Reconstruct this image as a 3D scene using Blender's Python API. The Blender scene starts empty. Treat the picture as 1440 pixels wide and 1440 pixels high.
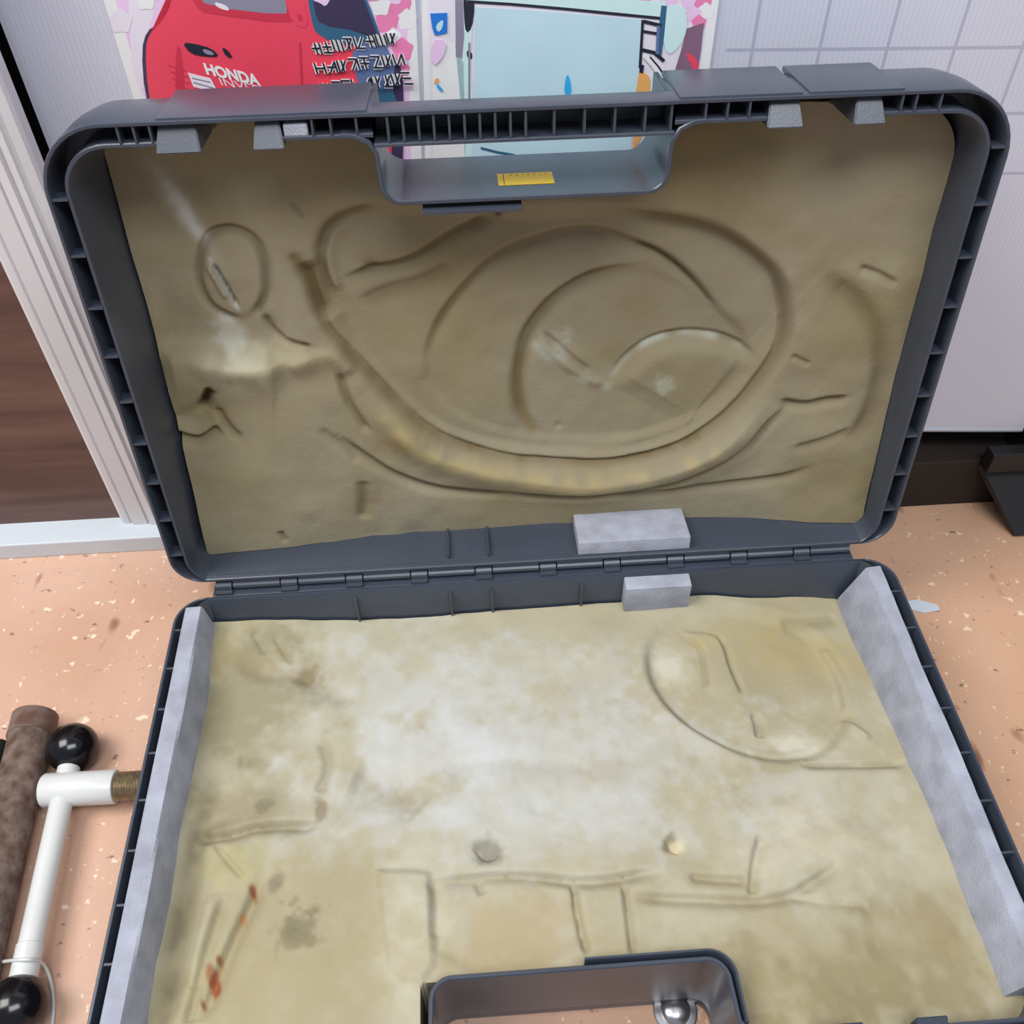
import bpy, bmesh, math, random
import numpy as np
from mathutils import Vector, Matrix

# ------------------------------------------------------------------ camera, world, lights, exposure
scn = bpy.context.scene
FPX = 1333.0                                   # focal length in pixels of a 1440 px frame
CAMP = np.array([-0.0407, -0.4095, 0.5992])
CM = np.array([[0.99769125, -0.06701761, -0.01099094],
               [-0.05671244, -0.73313199, -0.67771763],
               [0.0373612, 0.67677628, -0.73524011]])   # rows: camera right, down, forward in world axes
cam = bpy.data.objects.new('camera', bpy.data.cameras.new('camera'))
scn.collection.objects.link(cam)
cam.data.sensor_width = 36.0
cam.data.lens = 36.0 * FPX / 1440.0
cam.data.clip_start = 0.02
R3 = Matrix((CM[0], -CM[1], -CM[2])).transposed()
cam.matrix_world = Matrix.Translation(CAMP) @ R3.to_4x4()
scn.camera = cam

world = bpy.data.worlds.new('world'); scn.world = world
world.use_nodes = True
world.node_tree.nodes['Background'].inputs[0].default_value = (0.80, 0.86, 1.0, 1)
world.node_tree.nodes['Background'].inputs[1].default_value = 0.32


def area_light(name, loc, target, sx, sy, watts, color):
    l = bpy.data.lights.new(name, 'AREA'); l.shape = 'RECTANGLE'
    l.size = sx; l.size_y = sy; l.energy = watts; l.color = color
    o = bpy.data.objects.new(name, l); scn.collection.objects.link(o)
    o.location = loc
    o.rotation_euler = (Vector(target) - Vector(loc)).to_track_quat('-Z', 'Y').to_euler()
    return o


area_light('ceiling_lamp', (-1.05, -0.25, 1.75), (-0.1, -0.1, 0.1), 0.8, 1.0, 24, (1.0, 0.97, 0.93))
area_light('ceiling_lamp', (0.30, -0.90, 2.05), (0, 0.1, 0.3), 1.4, 0.6, 22, (0.94, 0.97, 1.0))
vs = scn.view_settings
vs.view_transform = 'Standard'; vs.look = 'None'; vs.gamma = 1.0; vs.use_curve_mapping = False
vs.exposure = 0.28

# ------------------------------------------------------------------ helpers
rnd = random.Random(7)
nprng = np.random.RandomState(11)
MAT = {}


def ray(px, py):
    r = CM.T @ np.array([px - 720.0, py - 720.0, FPX])
    return r / np.linalg.norm(r)


def on_plane(px, py, p0, n):
    p0 = np.array(p0, float); n = np.array(n, float)
    r = ray(px, py)
    return CAMP + r * ((p0 - CAMP).dot(n) / r.dot(n))


def srgb(r, g, b):
    def f(c):
        c /= 255.0
        return c / 12.92 if c <= 0.04045 else ((c + 0.055) / 1.055) ** 2.4
    return (f(r), f(g), f(b), 1.0)


def mat(name, col, rough=0.6, metal=0.0, var=0.0, scale=40.0, col2=None, bump=0.0, bscale=300.0, spec=0.5):
    """Principled material with noise colour variation and fine noise relief."""
    m = bpy.data.materials.new(name); m.use_nodes = True
    nt = m.node_tree; b = nt.nodes['Principled BSDF']
    b.inputs['Roughness'].default_value = rough
    b.inputs['Metallic'].default_value = metal
    b.inputs['Specular IOR Level'].default_value = spec
    tc = nt.nodes.new('ShaderNodeTexCoord')
    nz = nt.nodes.new('ShaderNodeTexNoise'); nz.inputs['Scale'].default_value = scale
    nz.inputs['Detail'].default_value = 5.0
    nt.links.new(tc.outputs['Object'], nz.inputs['Vector'])
    if col2 is None:
        col2 = tuple(min(1, c * (1 - var)) for c in col[:3]) + (1,)
    mx = nt.nodes.new('ShaderNodeMix'); mx.data_type = 'RGBA'
    mx.inputs[6].default_value = col; mx.inputs[7].default_value = col2
    rp = nt.nodes.new('ShaderNodeMapRange'); rp.inputs[1].default_value = 0.35; rp.inputs[2].default_value = 0.65
    nt.links.new(nz.outputs['Fac'], rp.inputs[0]); nt.links.new(rp.outputs[0], mx.inputs[0])
    nt.links.new(mx.outputs[2], b.inputs['Base Color'])
    if bump:
        n2 = nt.nodes.new('ShaderNodeTexNoise'); n2.inputs['Scale'].default_value = bscale
        n2.inputs['Detail'].default_value = 4
        bp = nt.nodes.new('ShaderNodeBump'); bp.inputs['Strength'].default_value = bump
        bp.inputs['Distance'].default_value = 0.001
        nt.links.new(tc.outputs['Object'], n2.inputs['Vector'])
        nt.links.new(n2.outputs['Fac'], bp.inputs['Height']); nt.links.new(bp.outputs[0], b.inputs['Normal'])
    m['mix'] = mx.name
    MAT[name] = m
    return m


def obj(name, bm, m, parent=None, smooth=None, loc=None):
    me = bpy.data.meshes.new(name)
    bmesh.ops.remove_doubles(bm, verts=bm.verts, dist=1e-6)
    bmesh.ops.recalc_face_normals(bm, faces=bm.faces)
    bm.to_mesh(me); bm.free()
    for mm in (m if isinstance(m, (list, tuple)) else [m]):
        me.materials.append(mm)
    o = bpy.data.objects.new(name, me); scn.collection.objects.link(o)
    if parent is not None:
        o.parent = parent
    if loc is not None:
        me.transform(Matrix.Translation(-Vector(loc))); o.location = loc
    if smooth:
        me.shade_smooth() if smooth is True else me.set_sharp_from_angle(angle=math.radians(smooth))
        if smooth is not True:
            for p in me.polygons:
                p.use_smooth = True
            me.set_sharp_from_angle(angle=math.radians(smooth))
    return o


def tag(o, label=None, cat=None, group=None, kind=None):
    if label: o['label'] = label
    if cat: o['category'] = cat
    if group: o['group'] = group
    if kind: o['kind'] = kind
    return o


def empty(name, loc=(0, 0, 0)):
    o = bpy.data.objects.new(name, None); scn.collection.objects.link(o)
    o.location = loc; o.empty_display_size = 0.02
    return o


def box(bm, x0, x1, y0, y1, z0, z1, T=None, bev=0.0):
    vs = [bm.verts.new((x, y, z)) for x in (x0, x1) for y in (y0, y1) for z in (z0, z1)]
    fs = [(0, 1, 3, 2), (4, 6, 7, 5), (0, 4, 5, 1), (2, 3, 7, 6), (0, 2, 6, 4), (1, 5, 7, 3)]
    F = [bm.faces.new([vs[i] for i in f]) for f in fs]
    if bev:
        es = list({e for f in F for e in f.edges})
        r = bmesh.ops.bevel(bm, geom=es, offset=bev, segments=2, affect='EDGES', profile=0.6)
        vs = list({v for f in r['faces'] for v in f.verts} | {v for v in vs if v.is_valid})
    if T is not None:
        for v in vs:
            v.co = T(*v.co)
    return vs


def tube(bm, pts, rad, seg=12, caps=True):
    """Round tube along a polyline; rad may be one number or one per point."""
    pts = [Vector(p) for p in pts]
    rads = rad if isinstance(rad, (list, tuple)) else [rad] * len(pts)
    rings = []
    up = Vector((0, 0, 1))
    for i, p in enumerate(pts):
        d = (pts[min(i + 1, len(pts) - 1)] - pts[max(i - 1, 0)]).normalized()
        if abs(d.dot(up)) > 0.95: up = Vector((0, 1, 0))
        a = d.cross(up).normalized(); b = d.cross(a)
        rings.append([bm.verts.new(p + (a * math.cos(t) + b * math.sin(t)) * rads[i])
                      for t in [2 * math.pi * k / seg for k in range(seg)]])
    for r0, r1 in zip(rings, rings[1:]):
        for k in range(seg):
            bm.faces.new((r0[k], r0[(k + 1) % seg], r1[(k + 1) % seg], r1[k]))
    if caps:
        bm.faces.new(rings[0]); bm.faces.new(rings[-1])


# ------------------------------------------------------------------ materials
PLASTIC = mat('case_plastic', srgb(60, 67, 80), 0.36, var=0.12, scale=25, bump=0.10, bscale=900)
GREYFOAM = mat('grey_foam', srgb(170, 174, 188), 0.85, col2=srgb(150, 153, 165), scale=60, bump=0.5, bscale=700)
BLACKM = mat('black_metal', srgb(26, 26, 28), 0.5, var=0.2)
WHITEPAINT = mat('white_enamel', srgb(214, 216, 214), 0.3, var=0.05, scale=30)
BALL = mat('black_ball', srgb(14, 14, 18), 0.18, var=0.2)
STEEL = mat('bright_steel', srgb(190, 190, 195), 0.3, metal=0.9, var=0.15, scale=200)
BRASS = mat('worn_thread', srgb(176, 160, 132), 0.4, metal=0.7, var=0.35, scale=300)
RUST = mat('rusty_steel', srgb(122, 104, 94), 0.85, col2=srgb(82, 60, 48), scale=110, bump=1.0, bscale=260)
CAPM = mat('worn_brown_steel', srgb(128, 110, 102), 0.5, col2=srgb(92, 66, 52), scale=60, bump=0.3)
PLASTIC.node_tree.nodes['Principled BSDF'].inputs['Sheen Weight'].default_value = 0.03      # faint sheen at grazing angles
PLASTIC.node_tree.nodes['Principled BSDF'].inputs['Sheen Roughness'].default_value = 0.35
PLASTIC.node_tree.nodes['Principled BSDF'].inputs['Coat Weight'].default_value = 0.35
PLASTIC.node_tree.nodes['Principled BSDF'].inputs['Coat Roughness'].default_value = 0.3
YELLOW = mat('yellow_label', srgb(240, 200, 30), 0.5, var=0.05)
INK = mat('label_ink', srgb(110, 84, 20), 0.6)
ALU = mat('aluminium_profile', srgb(222, 221, 224), 0.4, metal=0.0, var=0.06, scale=12)
ALUDARK = mat('profile_groove', srgb(96, 88, 88), 0.6, var=0.1)
WHITERAIL = mat('white_rail', srgb(206, 214, 222), 0.4, var=0.05, scale=12)
DARKBROWN = mat('dark_brown_board', srgb(44, 32, 26), 0.7, col2=srgb(34, 25, 20), scale=18)
BLACKWALL = mat('dark_gap', srgb(24, 23, 25), 0.8, var=0.3)

# brown wood-print door panel: grain stretched across
WOOD = mat('brown_wood_print', srgb(112, 84, 74), 0.5, col2=srgb(84, 60, 52), scale=9)
nt = WOOD.node_tree
nzn = [n for n in nt.nodes if n.type == 'TEX_NOISE'][0]
mp = nt.nodes.new('ShaderNodeMapping'); mp.inputs['Scale'].default_value = (0.6, 1.0, 7.0)
tcn = [n for n in nt.nodes if n.type == 'TEX_COORD'][0]
nt.links.new(tcn.outputs['Object'], mp.inputs[0]); nt.links.new(mp.outputs[0], nzn.inputs['Vector'])

# floor: peach vinyl with flecks and scuffs
FLOOR = mat('peach_floor', srgb(212, 174, 152), 0.42, col2=srgb(200, 159, 134), scale=7, bump=0.15, bscale=200)
nt = FLOOR.node_tree; b = nt.nodes['Principled BSDF']; tcn = [n for n in nt.nodes if n.type == 'TEX_COORD'][0]
base_mix = nt.nodes[FLOOR['mix']]
prev = base_mix.outputs[2]
for k, (sc, lo, hi, colr, stretch) in enumerate([(95, 0.665, 0.71, srgb(236, 214, 190), (1.0, 1.0, 1)),
                                                 (38, 0.66, 0.74, srgb(150, 108, 88), (1.0, 0.45, 1)),
                                                 (230, 0.67, 0.73, srgb(236, 210, 185), (1.0, 0.6, 1)),
                                                 (170, 0.67, 0.75, srgb(140, 105, 88), (0.6, 1.0, 1))]):
    mp = nt.nodes.new('ShaderNodeMapping'); mp.inputs['Scale'].default_value = stretch
    mp.inputs['Rotation'].default_value = (0, 0, 0.7 * k); mp.inputs['Location'].default_value = (k * 3.1, 0, 0)
    n2 = nt.nodes.new('ShaderNodeTexNoise'); n2.inputs['Scale'].default_value = sc; n2.inputs['Detail'].default_value = 2
    mr = nt.nodes.new('ShaderNodeMapRange'); mr.inputs[1].default_value = lo; mr.inputs[2].default_value = hi
    mx = nt.nodes.new('ShaderNodeMix'); mx.data_type = 'RGBA'
    mx.inputs[7].default_value = colr
    nt.links.new(tcn.outputs['Object'], mp.inputs[0]); nt.links.new(mp.outputs[0], n2.inputs['Vector'])
    nt.links.new(n2.outputs['Fac'], mr.inputs[0]); nt.links.new(mr.outputs[0], mx.inputs[0])
    nt.links.new(prev, mx.inputs[6]); prev = mx.outputs[2]
# right side of the floor is a little more orange
sep = nt.nodes.new('ShaderNodeSeparateXYZ'); nt.links.new(tcn.outputs['Object'], sep.inputs[0])
mr = nt.nodes.new('ShaderNodeMapRange'); mr.inputs[1].default_value = -0.1; mr.inputs[2].default_value = 0.3
nt.links.new(sep.outputs[0], mr.inputs[0])
mx = nt.nodes.new('ShaderNodeMix'); mx.data_type = 'RGBA'; mx.blend_type = 'MULTIPLY'
mx.inputs[7].default_value = (1.0, 0.95, 0.84, 1)
nt.links.new(mr.outputs[0], mx.inputs[0]); nt.links.new(prev, mx.inputs[6]); nt.links.new(mx.outputs[2], b.inputs['Base Color'])

# white corrugated plastic sheet with a grid showing through it
CORR = mat('corrugated_plastic', srgb(218, 220, 234), 0.45, var=0.06, scale=6)
nt = CORR.node_tree; b = nt.nodes['Principled BSDF']; tcn = [n for n in nt.nodes if n.type == 'TEX_COORD'][0]
sep = nt.nodes.new('ShaderNodeSeparateXYZ'); nt.links.new(tcn.outputs['Object'], sep.inputs[0])
prev = nt.nodes[CORR['mix']].outputs[2]


def mnode(nt, op, a, bb=None, c=None):
    n = nt.nodes.new('ShaderNodeMath'); n.operation = op
    for i, v in enumerate((a, bb, c)):
        if v is None: continue
        if isinstance(v, (int, float)): n.inputs[i].default_value = v
        else: nt.links.new(v, n.inputs[i])
    return n.outputs[0]


def line_mask(nt, coord, start, pitch, w):
    f = mnode(nt, 'FRACT', mnode(nt, 'DIVIDE', mnode(nt, 'SUBTRACT', coord, start - w / 2), pitch))
    return mnode(nt, 'LESS_THAN', f, w / pitch)


gx = line_mask(nt, sep.outputs[0], 0.1329, 0.0386, 0.0020)
gz = line_mask(nt, sep.outputs[2], 0.3766, 0.0386, 0.0020)
g = mnode(nt, 'MAXIMUM', gx, gz)
g = mnode(nt, 'MULTIPLY', g, mnode(nt, 'GREATER_THAN', sep.outputs[0], 0.118))
g = mnode(nt, 'MULTIPLY', g, mnode(nt, 'GREATER_THAN', sep.outputs[2], 0.285))
fl = mnode(nt, 'MULTIPLY', line_mask(nt, sep.outputs[0], 0.0, 0.0030, 0.0011), 0.10)
tot = mnode(nt, 'MAXIMUM', mnode(nt, 'MULTIPLY', g, 0.5), fl)
mx = nt.nodes.new('ShaderNodeMix'); mx.data_type = 'RGBA'; mx.inputs[7].default_value = srgb(146, 148, 172)
nt.links.new(tot, mx.inputs[0]); nt.links.new(prev, mx.inputs[6]); nt.links.new(mx.outputs[2], b.inputs['Base Color'])


def foam_material(name, c1, c2):
    m = mat(name, c1, 0.9, col2=c2, scale=9, bump=0.28, bscale=420, spec=0.2)
    nt = m.node_tree; b = nt.nodes['Principled BSDF']
    tcn = [n for n in nt.nodes if n.type == 'TEX_COORD'][0]
    prev = nt.nodes[m['mix']].outputs[2]
    # fine mottling
    for sc, lo, hi, amt, colr in [(45, 0.5, 0.75, 0.22, c2), (24, 0.55, 0.8, 0.25, tuple(min(1, c * 1.22) for c in c1[:3]) + (1,))]:
        n2 = nt.nodes.new('ShaderNodeTexNoise'); n2.inputs['Scale'].default_value = sc; n2.inputs['Detail'].default_value = 6
        nt.links.new(tcn.outputs['Object'], n2.inputs['Vector'])
        mr = nt.nodes.new('ShaderNodeMapRange'); mr.inputs[1].default_value = lo; mr.inputs[2].default_value = hi
        mr.inputs[4].default_value = amt
        mx = nt.nodes.new('ShaderNodeMix'); mx.data_type = 'RGBA'; mx.inputs[7].default_value = colr
        nt.links.new(n2.outputs['Fac'], mr.inputs[0]); nt.links.new(mr.outputs[0], mx.inputs[0])
        nt.links.new(prev, mx.inputs[6]); prev = mx.outputs[2]
    at = nt.nodes.new('ShaderNodeAttribute'); at.attribute_name = 'stain_shade'
    mx = nt.nodes.new('ShaderNodeMix'); mx.data_type = 'RGBA'
    nt.links.new(at.outputs['Alpha'], mx.inputs[0]); nt.links.new(prev, mx.inputs[6]); nt.links.new(at.outputs['Color'], mx.inputs[7])
    nt.links.new(mx.outputs[2], b.inputs['Base Color'])
    return m


FOAM_LID = foam_material('lid_foam', srgb(147, 138, 116), srgb(136, 124, 92))
FOAM_BASE = foam_material('base_foam', srgb(178, 173, 151), srgb(164, 154, 124))

# ------------------------------------------------------------------ setting
bm = bmesh.new(); box(bm, -1.6, 1.6, -1.6, 0.60, -0.03, 0.0)
tag(obj('floor', bm, FLOOR), 'worn peach-coloured vinyl floor with pale flecks and scuffs under the open case', kind='structure')
bm = bmesh.new(); box(bm, -1.6, 1.6, 0.235, 0.26, 0.0, 1.3)
tag(obj('wall_back', bm, BLACKWALL), 'dark space behind the boards', kind='structure')
bm = bmesh.new(); box(bm, -0.20, 0.9, 0.122, 0.235, 0.0, 0.052, bev=0.001)
tag(obj('baseboard_back', bm, DARKBROWN), 'dark brown ledge low under the white corrugated board', kind='structure')

# brown door leaf in an aluminium frame on the left
door = empty('door_1', (-0.45, 0.14, 0.0)); tag(door, 'brown wood-print door in a ribbed aluminium frame, left', kind='structure')


def dchild(name, bm, m):
    o = obj(name, bm, m); o.parent = door; o.matrix_parent_inverse = Matrix.Translation(-door.location); return o


bm = bmesh.new(); box(bm, -1.2, -0.332, 0.146, 0.156, 0.015, 1.1)
dchild('panel', bm, WOOD)
bm = bmesh.new()
# ribbed stile profile (x, y) extruded upwards
prof = [(-.3350, .150), (-.3350, .1395), (-.3325, .1380), (-.3285, .1380), (-.3275, .1400), (-.3262, .1400), (-.3255, .1365),
        (-.3140, .1365), (-.3132, .1392), (-.3122, .1392), (-.3115, .1355), (-.3060, .1350), (-.3050, .1385), (-.3036, .1385),
        (-.3028, .1350), (-.2990, .1350), (-.2982, .1380), (-.2965, .1380), (-.2955, .1360), (-.2900, .1372), (-.2885, .1400), (-.2885, .150)]
lo = [bm.verts.new((x, y, 0.016)) for x, y in prof]; hi = [bm.verts.new((x, y, 1.1)) for x, y in prof]
for k in range(len(prof)):
    bm.faces.new((lo[k], lo[(k + 1) % len(prof)], hi[(k + 1) % len(prof)], hi[k]))
bm.faces.new(lo); bm.faces.new(hi)
dchild('stile', bm, ALU)
bm = bmesh.new(); box(bm, -1.2, -0.2885, 0.1215, 0.158, 0.0, 0.0165, bev=0.0012)
dchild('bottom_rail', bm, WHITERAIL)

# white corrugated board leaning plane Y = 0.155 - 0.07 X
PT = 0.07; PY = 0.155
PN = np.array([PT, 1.0, 0.0]); PP0 = np.array([0.0, PY, 0.0])


def on_panel(px, py, lift=0.0):
    p = on_plane(px, py, PP0 - np.array([0, lift, 0]), PN)
    return tuple(p)


def py_at(x, off=0.0):
    return PY - PT * x - off


board = empty('corrugated_board', (0.05, py_at(0.05), 0.08))
tag(board, 'large white corrugated plastic board standing behind the open case', 'board')
bm = bmesh.new()
x0, x1 = -0.2935, 0.401
zb0, zb1 = 0.088, 0.079
for (yo0, yo1) in ((0.0, -0.004),):
    v = []
    for x, zb in ((x0, zb0), (x1, zb1)):
        for z in (zb, 1.05):
            for off in (0.0, -0.004):
                v.append(bm.verts.new((x, py_at(x, off), z)))
    for f in [(0, 1, 3, 2), (4, 6, 7, 5), (0, 4, 5, 1), (2, 3, 7, 6), (0, 2, 6, 4), (1, 5, 7, 3)]:
        bm.faces.new([v[i] for i in f])
o = obj('sheet', bm, CORR); o.parent = board; o.matrix_parent_inverse = Matrix.Translation(-board.location)
# bottom edge binding, pale
bm = bmesh.new()
tube(bm, [(x0, py_at(x0, -0.002), zb0), (x1, py_at(x1, -0.002), zb1)], 0.0030, 8)
o = obj('edge_strip', bm, WHITERAIL, smooth=True); o.parent = board; o.matrix_parent_inverse = Matrix.Translation(-board.location)

# black stand that carries the board on the right
st = empty('board_stand', (0.43, 0.115, 0.0))
tag(st, 'black metal stand foot and upright at the right end of the white board', 'stand')


def schild(name, bm, m, root=st, **k):
    o = obj(name, bm, m, **k); o.parent = root; o.matrix_parent_inverse = Matrix.Translation(-root.location); return o


bm = bmesh.new(); box(bm, 0.4035, 0.46, 0.1205, 0.145, 0.05, 1.05, bev=0.001)
schild('upright', bm, BLACKM)
bm = bmesh.new(); box(bm, 0.3735, 0.50, 0.108, 0.1215, 0.050, 0.070, bev=0.002)
schild('crossbar', bm, BLACKM)
bm = bmesh.new()
# a flat strut sloping from the crossbar down to the floor
v = [bm.verts.new(p) for p in [(.374, .1200, .0500), (.374, .1215, .0440), (.404, .0830, .0000), (.404, .0800, .0040),
                               (.50, .1200, .0500), (.50, .1215, .0440), (.50, .0830, .0000), (.50, .0800, .0040)]]
for f in [(0, 1, 2, 3), (4, 7, 6, 5), (0, 4, 5, 1), (1, 5, 6, 2), (2, 6, 7, 3), (3, 7, 4, 0)]:
    bm.faces.new([v[i] for i in f])
schild('foot', bm, BLACKM)

# ------------------------------------------------------------------ posters (flat print)
PCOL = {}


def ink(name, r, g, b):
    PCOL[name] = mat('print_' + name, srgb(r, g, b), 0.35, var=0.06, scale=30)


for n, c in dict(white=(232, 234, 246), lavender=(214, 208, 238), pink=(232, 186, 222), rose=(240, 120, 164), red=(222, 62, 84), deepred=(190, 44, 66),
                 navy=(52, 44, 74), slate=(86, 104, 146), teal=(46, 88, 118), ice=(178, 208, 248), aqua=(190, 220, 228),
                 black=(26, 30, 44), grey=(128, 124, 142), blue=(24, 108, 196), cyan=(40, 160, 226), orange=(224, 160, 88), mauve=(120, 88, 112)).items():
    ink(n, *[min(250, int(v * 1.08 + 14)) for v in c])
INKS = list(PCOL)


class Poster:
    def __init__(self, name, label, sheet):
        self.bm = bmesh.new(); self.k = 0
        self.root = None; self.name = name; self.label = label
        self.poly('white', sheet)

    def poly(self, col, pts, smooth_n=0):
        self.k += 1
        lift = 0.0012 + 0.000015 * self.k
        if smooth_n:
            P = [np.array(p, float) for p in pts]
            for _ in range(smooth_n):
                Q = []
                for a, b in zip(P, P[1:] + P[:1]):
                    Q += [a * .75 + b * .25, a * .25 + b * .75]
                P = Q
            pts = P
        vs = [self.bm.verts.new(on_panel(x, y, lift)) for x, y in pts]
        f = self.bm.faces.new(vs); f.material_index = INKS.index(col)
        bmesh.ops.triangulate(self.bm, faces=[f])

    def strip(self, col, pts, w):
        P = [np.array(p, float) for p in pts]
        L = []; Rr = []
        for i, p in enumerate(P):
            d = P[min(i + 1, len(P) - 1)] - P[max(i - 1, 0)]; d /= np.linalg.norm(d)
            nn = np.array([-d[1], d[0]]) * w / 2
            L.append(p + nn); Rr.append(p - nn)
        self.poly(col, L + Rr[::-1])

    def text(self, s, col, x0, y0, x1, y1, h, shear=0.0, fat=0.0):
        cu = bpy.data.curves.new('t', 'FONT'); cu.body = s; cu.size = 1.0; cu.offset = fat
        to = bpy.data.objects.new('t', cu); scn.collection.objects.link(to)
        bpy.context.view_layer.update()
        me = to.to_mesh()
        xs = [v.co.x for v in me.vertices]; ys = [v.co.y for v in me.vertices]
        mnx, mxx, mny, mxy = min(xs), max(xs), min(ys), max(ys)
        self.k += 1; lift = 0.0012 + 0.000015 * self.k
        dx, dy = x1 - x0, y1 - y0
        vs = []
        for v in me.vertices:
            s_ = (v.co.x - mnx) / (mxx - mnx); t_ = (v.co.y - mny) / (mxy - mny)
            vs.append(self.bm.verts.new(on_panel(x0 + dx * s_ + shear * t_, y0 + dy * s_ - h * t_, lift)))
        for p in me.polygons:
            try:
                f = self.bm.faces.new([vs[i] for i in p.vertices]); f.material_index = INKS.index(col)
            except ValueError: pass
        to.to_mesh_clear(); bpy.data.objects.remove(to); bpy.data.curves.remove(cu)

    def done(self):
        me = bpy.data.meshes.new(self.name); self.bm.to_mesh(me); self.bm.free()
        for n in INKS: me.materials.append(PCOL[n])
        o = bpy.data.objects.new(self.name, me); scn.collection.objects.link(o)
        # a real sheet of paper behind the print
        tag(o, self.label, 'poster', group='posters on the white board')
        return o


def paper(o, pts):
    """thin sheet (0.5 mm) that the ink sits on"""
    bm = bmesh.new()
    a = [bm.verts.new(on_panel(x, y, 0.0011)) for x, y in pts]
    b = [bm.verts.new(on_panel(x, y, 0.0002)) for x, y in pts]
    bm.faces.new(a); bm.faces.new(b)
    for k in range(len(a)):
        bm.faces.new((a[k], a[(k + 1) % len(a)], b[(k + 1) % len(b)], b[k]))
    s = obj('paper', bm, PCOL['white']); s.parent = o
    return s


sheet1 = [(101, -140), (575, -140), (584, 0), (590, 130), (594, 262), (226, 262), (188, 140), (145, 0)]
p = Poster('poster', 'pink floral poster of a red portable generator with outlined lettering', sheet1)
p.poly('pink', [(122, -130), (563, -130), (571, 0), (576, 130), (579, 255), (236, 255), (204, 140), (162, 0)])
p.poly('lavender', [(180, -20), (225, -20), (205, 60), (200, 140), (185, 90)])
for (cx, cy, r, c) in [(560, 8, 16, 'rose'), (572, 28, 12, 'white'), (545, 30, 14, 'rose'), (553, 52, 10, 'white'), (566, 70, 13, 'rose'), (548, -14, 18, 'pink'),
                       (535, 8, 12, 'white'), (566, 98, 9, 'rose'), (573, 118, 8, 'pink'), (170, 30, 14, 'lavender'), (525, -10, 10, 'rose'), (205, 0, 12, 'white'), (215, -14, 12, 'pink')]:
    p.poly(c, [(cx + r * math.cos(t + .3) * (1 + .35 * (k % 2)), cy + r * math.sin(t + .3) * (1 + .5 * (k % 2))) for k, t in enumerate([i * math.pi / 5 for i in range(10)])], 2)
p.poly('navy', [(199, 70), (206, 44), (222, 34), (240, 60), (240, 200), (222, 200), (203, 130)], 1)
p.poly('red', [(204, 66), (212, 44), (228, 30), (240, 8), (252, -50), (500, -50), (506, 10), (520, 60), (545, 110), (556, 160), (560, 258), (240, 258), (222, 190), (208, 130)], 1)
p.poly('deepred', [(248, 62), (256, 70), (262, 150), (268, 200), (250, 200), (246, 120)], 1)
p.poly('deepred', [(420, 60), (424, 60), (428, 140), (424, 140)])
for k in range(5):
    p.strip('deepred', [(236 + 3 * k, 92 + 9 * k), (262 + 2 * k, 100 + 9 * k)], 2.0)
p.poly('deepred', [(268, -6), (280, 16), (300, 20), (402, 34), (420, 22), (412, -6)], 1)
p.poly('grey', [(276, -8), (292, 9), (402, 22), (404, 10), (398, -8)], 1)
p.poly('lavender', [(300, 2), (318, 7), (324, 16), (306, 11)], 1)
p.poly('red', [(398, -10), (424, -10), (436, 40), (412, 36)], 1)
p.poly('deepred', [(417, 20), (424, 20), (427, 30), (420, 31)], 1)
p.poly('teal', [(430, -30), (504, -30), (528, 30), (540, 64), (500, 66), (446, 52), (436, 22)], 1)
p.poly('navy', [(436, -30), (500, -30), (522, 28), (534, 56), (506, 44), (450, 36), (442, 16)], 1)
p.poly('pink', [(438, 0), (450, -6), (466, -4), (458, 10), (450, 4)], 1)
p.poly('slate', [(494, 64), (536, 52), (556, 90), (566, 136), (560, 170), (520, 160), (500, 110)], 1)
p.poly('navy', [(556, 76), (566, 100), (568, 150), (566, 250), (550, 250), (552, 140)], 1)
p.poly('teal', [(512, 128), (550, 124), (560, 146), (556, 200), (530, 200)], 1)
p.poly('black', [(256, 60), (272, 61), (298, 68), (309, 80), (290, 80), (268, 76)], 1)
p.poly('grey', [(284, 68), (298, 72), (302, 78), (288, 76)], 1)
p.poly('black', [(311, 66), (320, 70), (328, 82), (318, 80)], 1)
p.poly('lavender', [(264, 102), (296, 110), (308, 132), (272, 122)])
p.strip('grey', [(270, 110), (296, 116)], 2); p.strip('grey', [(272, 116), (300, 124)], 2)
p.text('HONDA', 'white', 291, 105, 368, 122, 17, shear=-6, fat=0.045)
p.text('INVERTER', 'lavender', 312, 120, 408, 140, 11, shear=-5)
# three rows of thick outlined characters that the blur leaves unreadable: strokes only
r2 = random.Random(3)
for (xa, ya, xb, yb, n) in [(434, 76, 556, 60, 8), (440, 104, 566, 90, 8), (450, 133, 576, 116, 9)]:
    glyphs = []
    for i in range(n):
        t = (i + .1) / n; cx = xa + (xb - xa) * t; cy = ya + (yb - ya) * t
        w_, h_ = 12.5, 15.5
        cells = [(0, 0, 1, 0), (0, .5, 1, .5), (0, 1, 1, 1), (0, 0, 0, 1), (.5, 0, .5, 1), (1, 0, 1, 1), (1, 0, .2, 1)]
        for (a0, b0, a1, b1) in r2.sample(cells, 3):
            glyphs.append([(cx + a0 * w_ - (1 - b0) * 5 + 5, cy + (b0 - 1) * h_), (cx + a1 * w_ - (1 - b1) * 5 + 5, cy + (b1 - 1) * h_)])
    for (wd, cc) in ((5.6, 'white'), (2.3, 'black')):
        for q in glyphs:
            p.strip(cc, q, wd)
o = p.done(); paper(o, sheet1)

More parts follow.
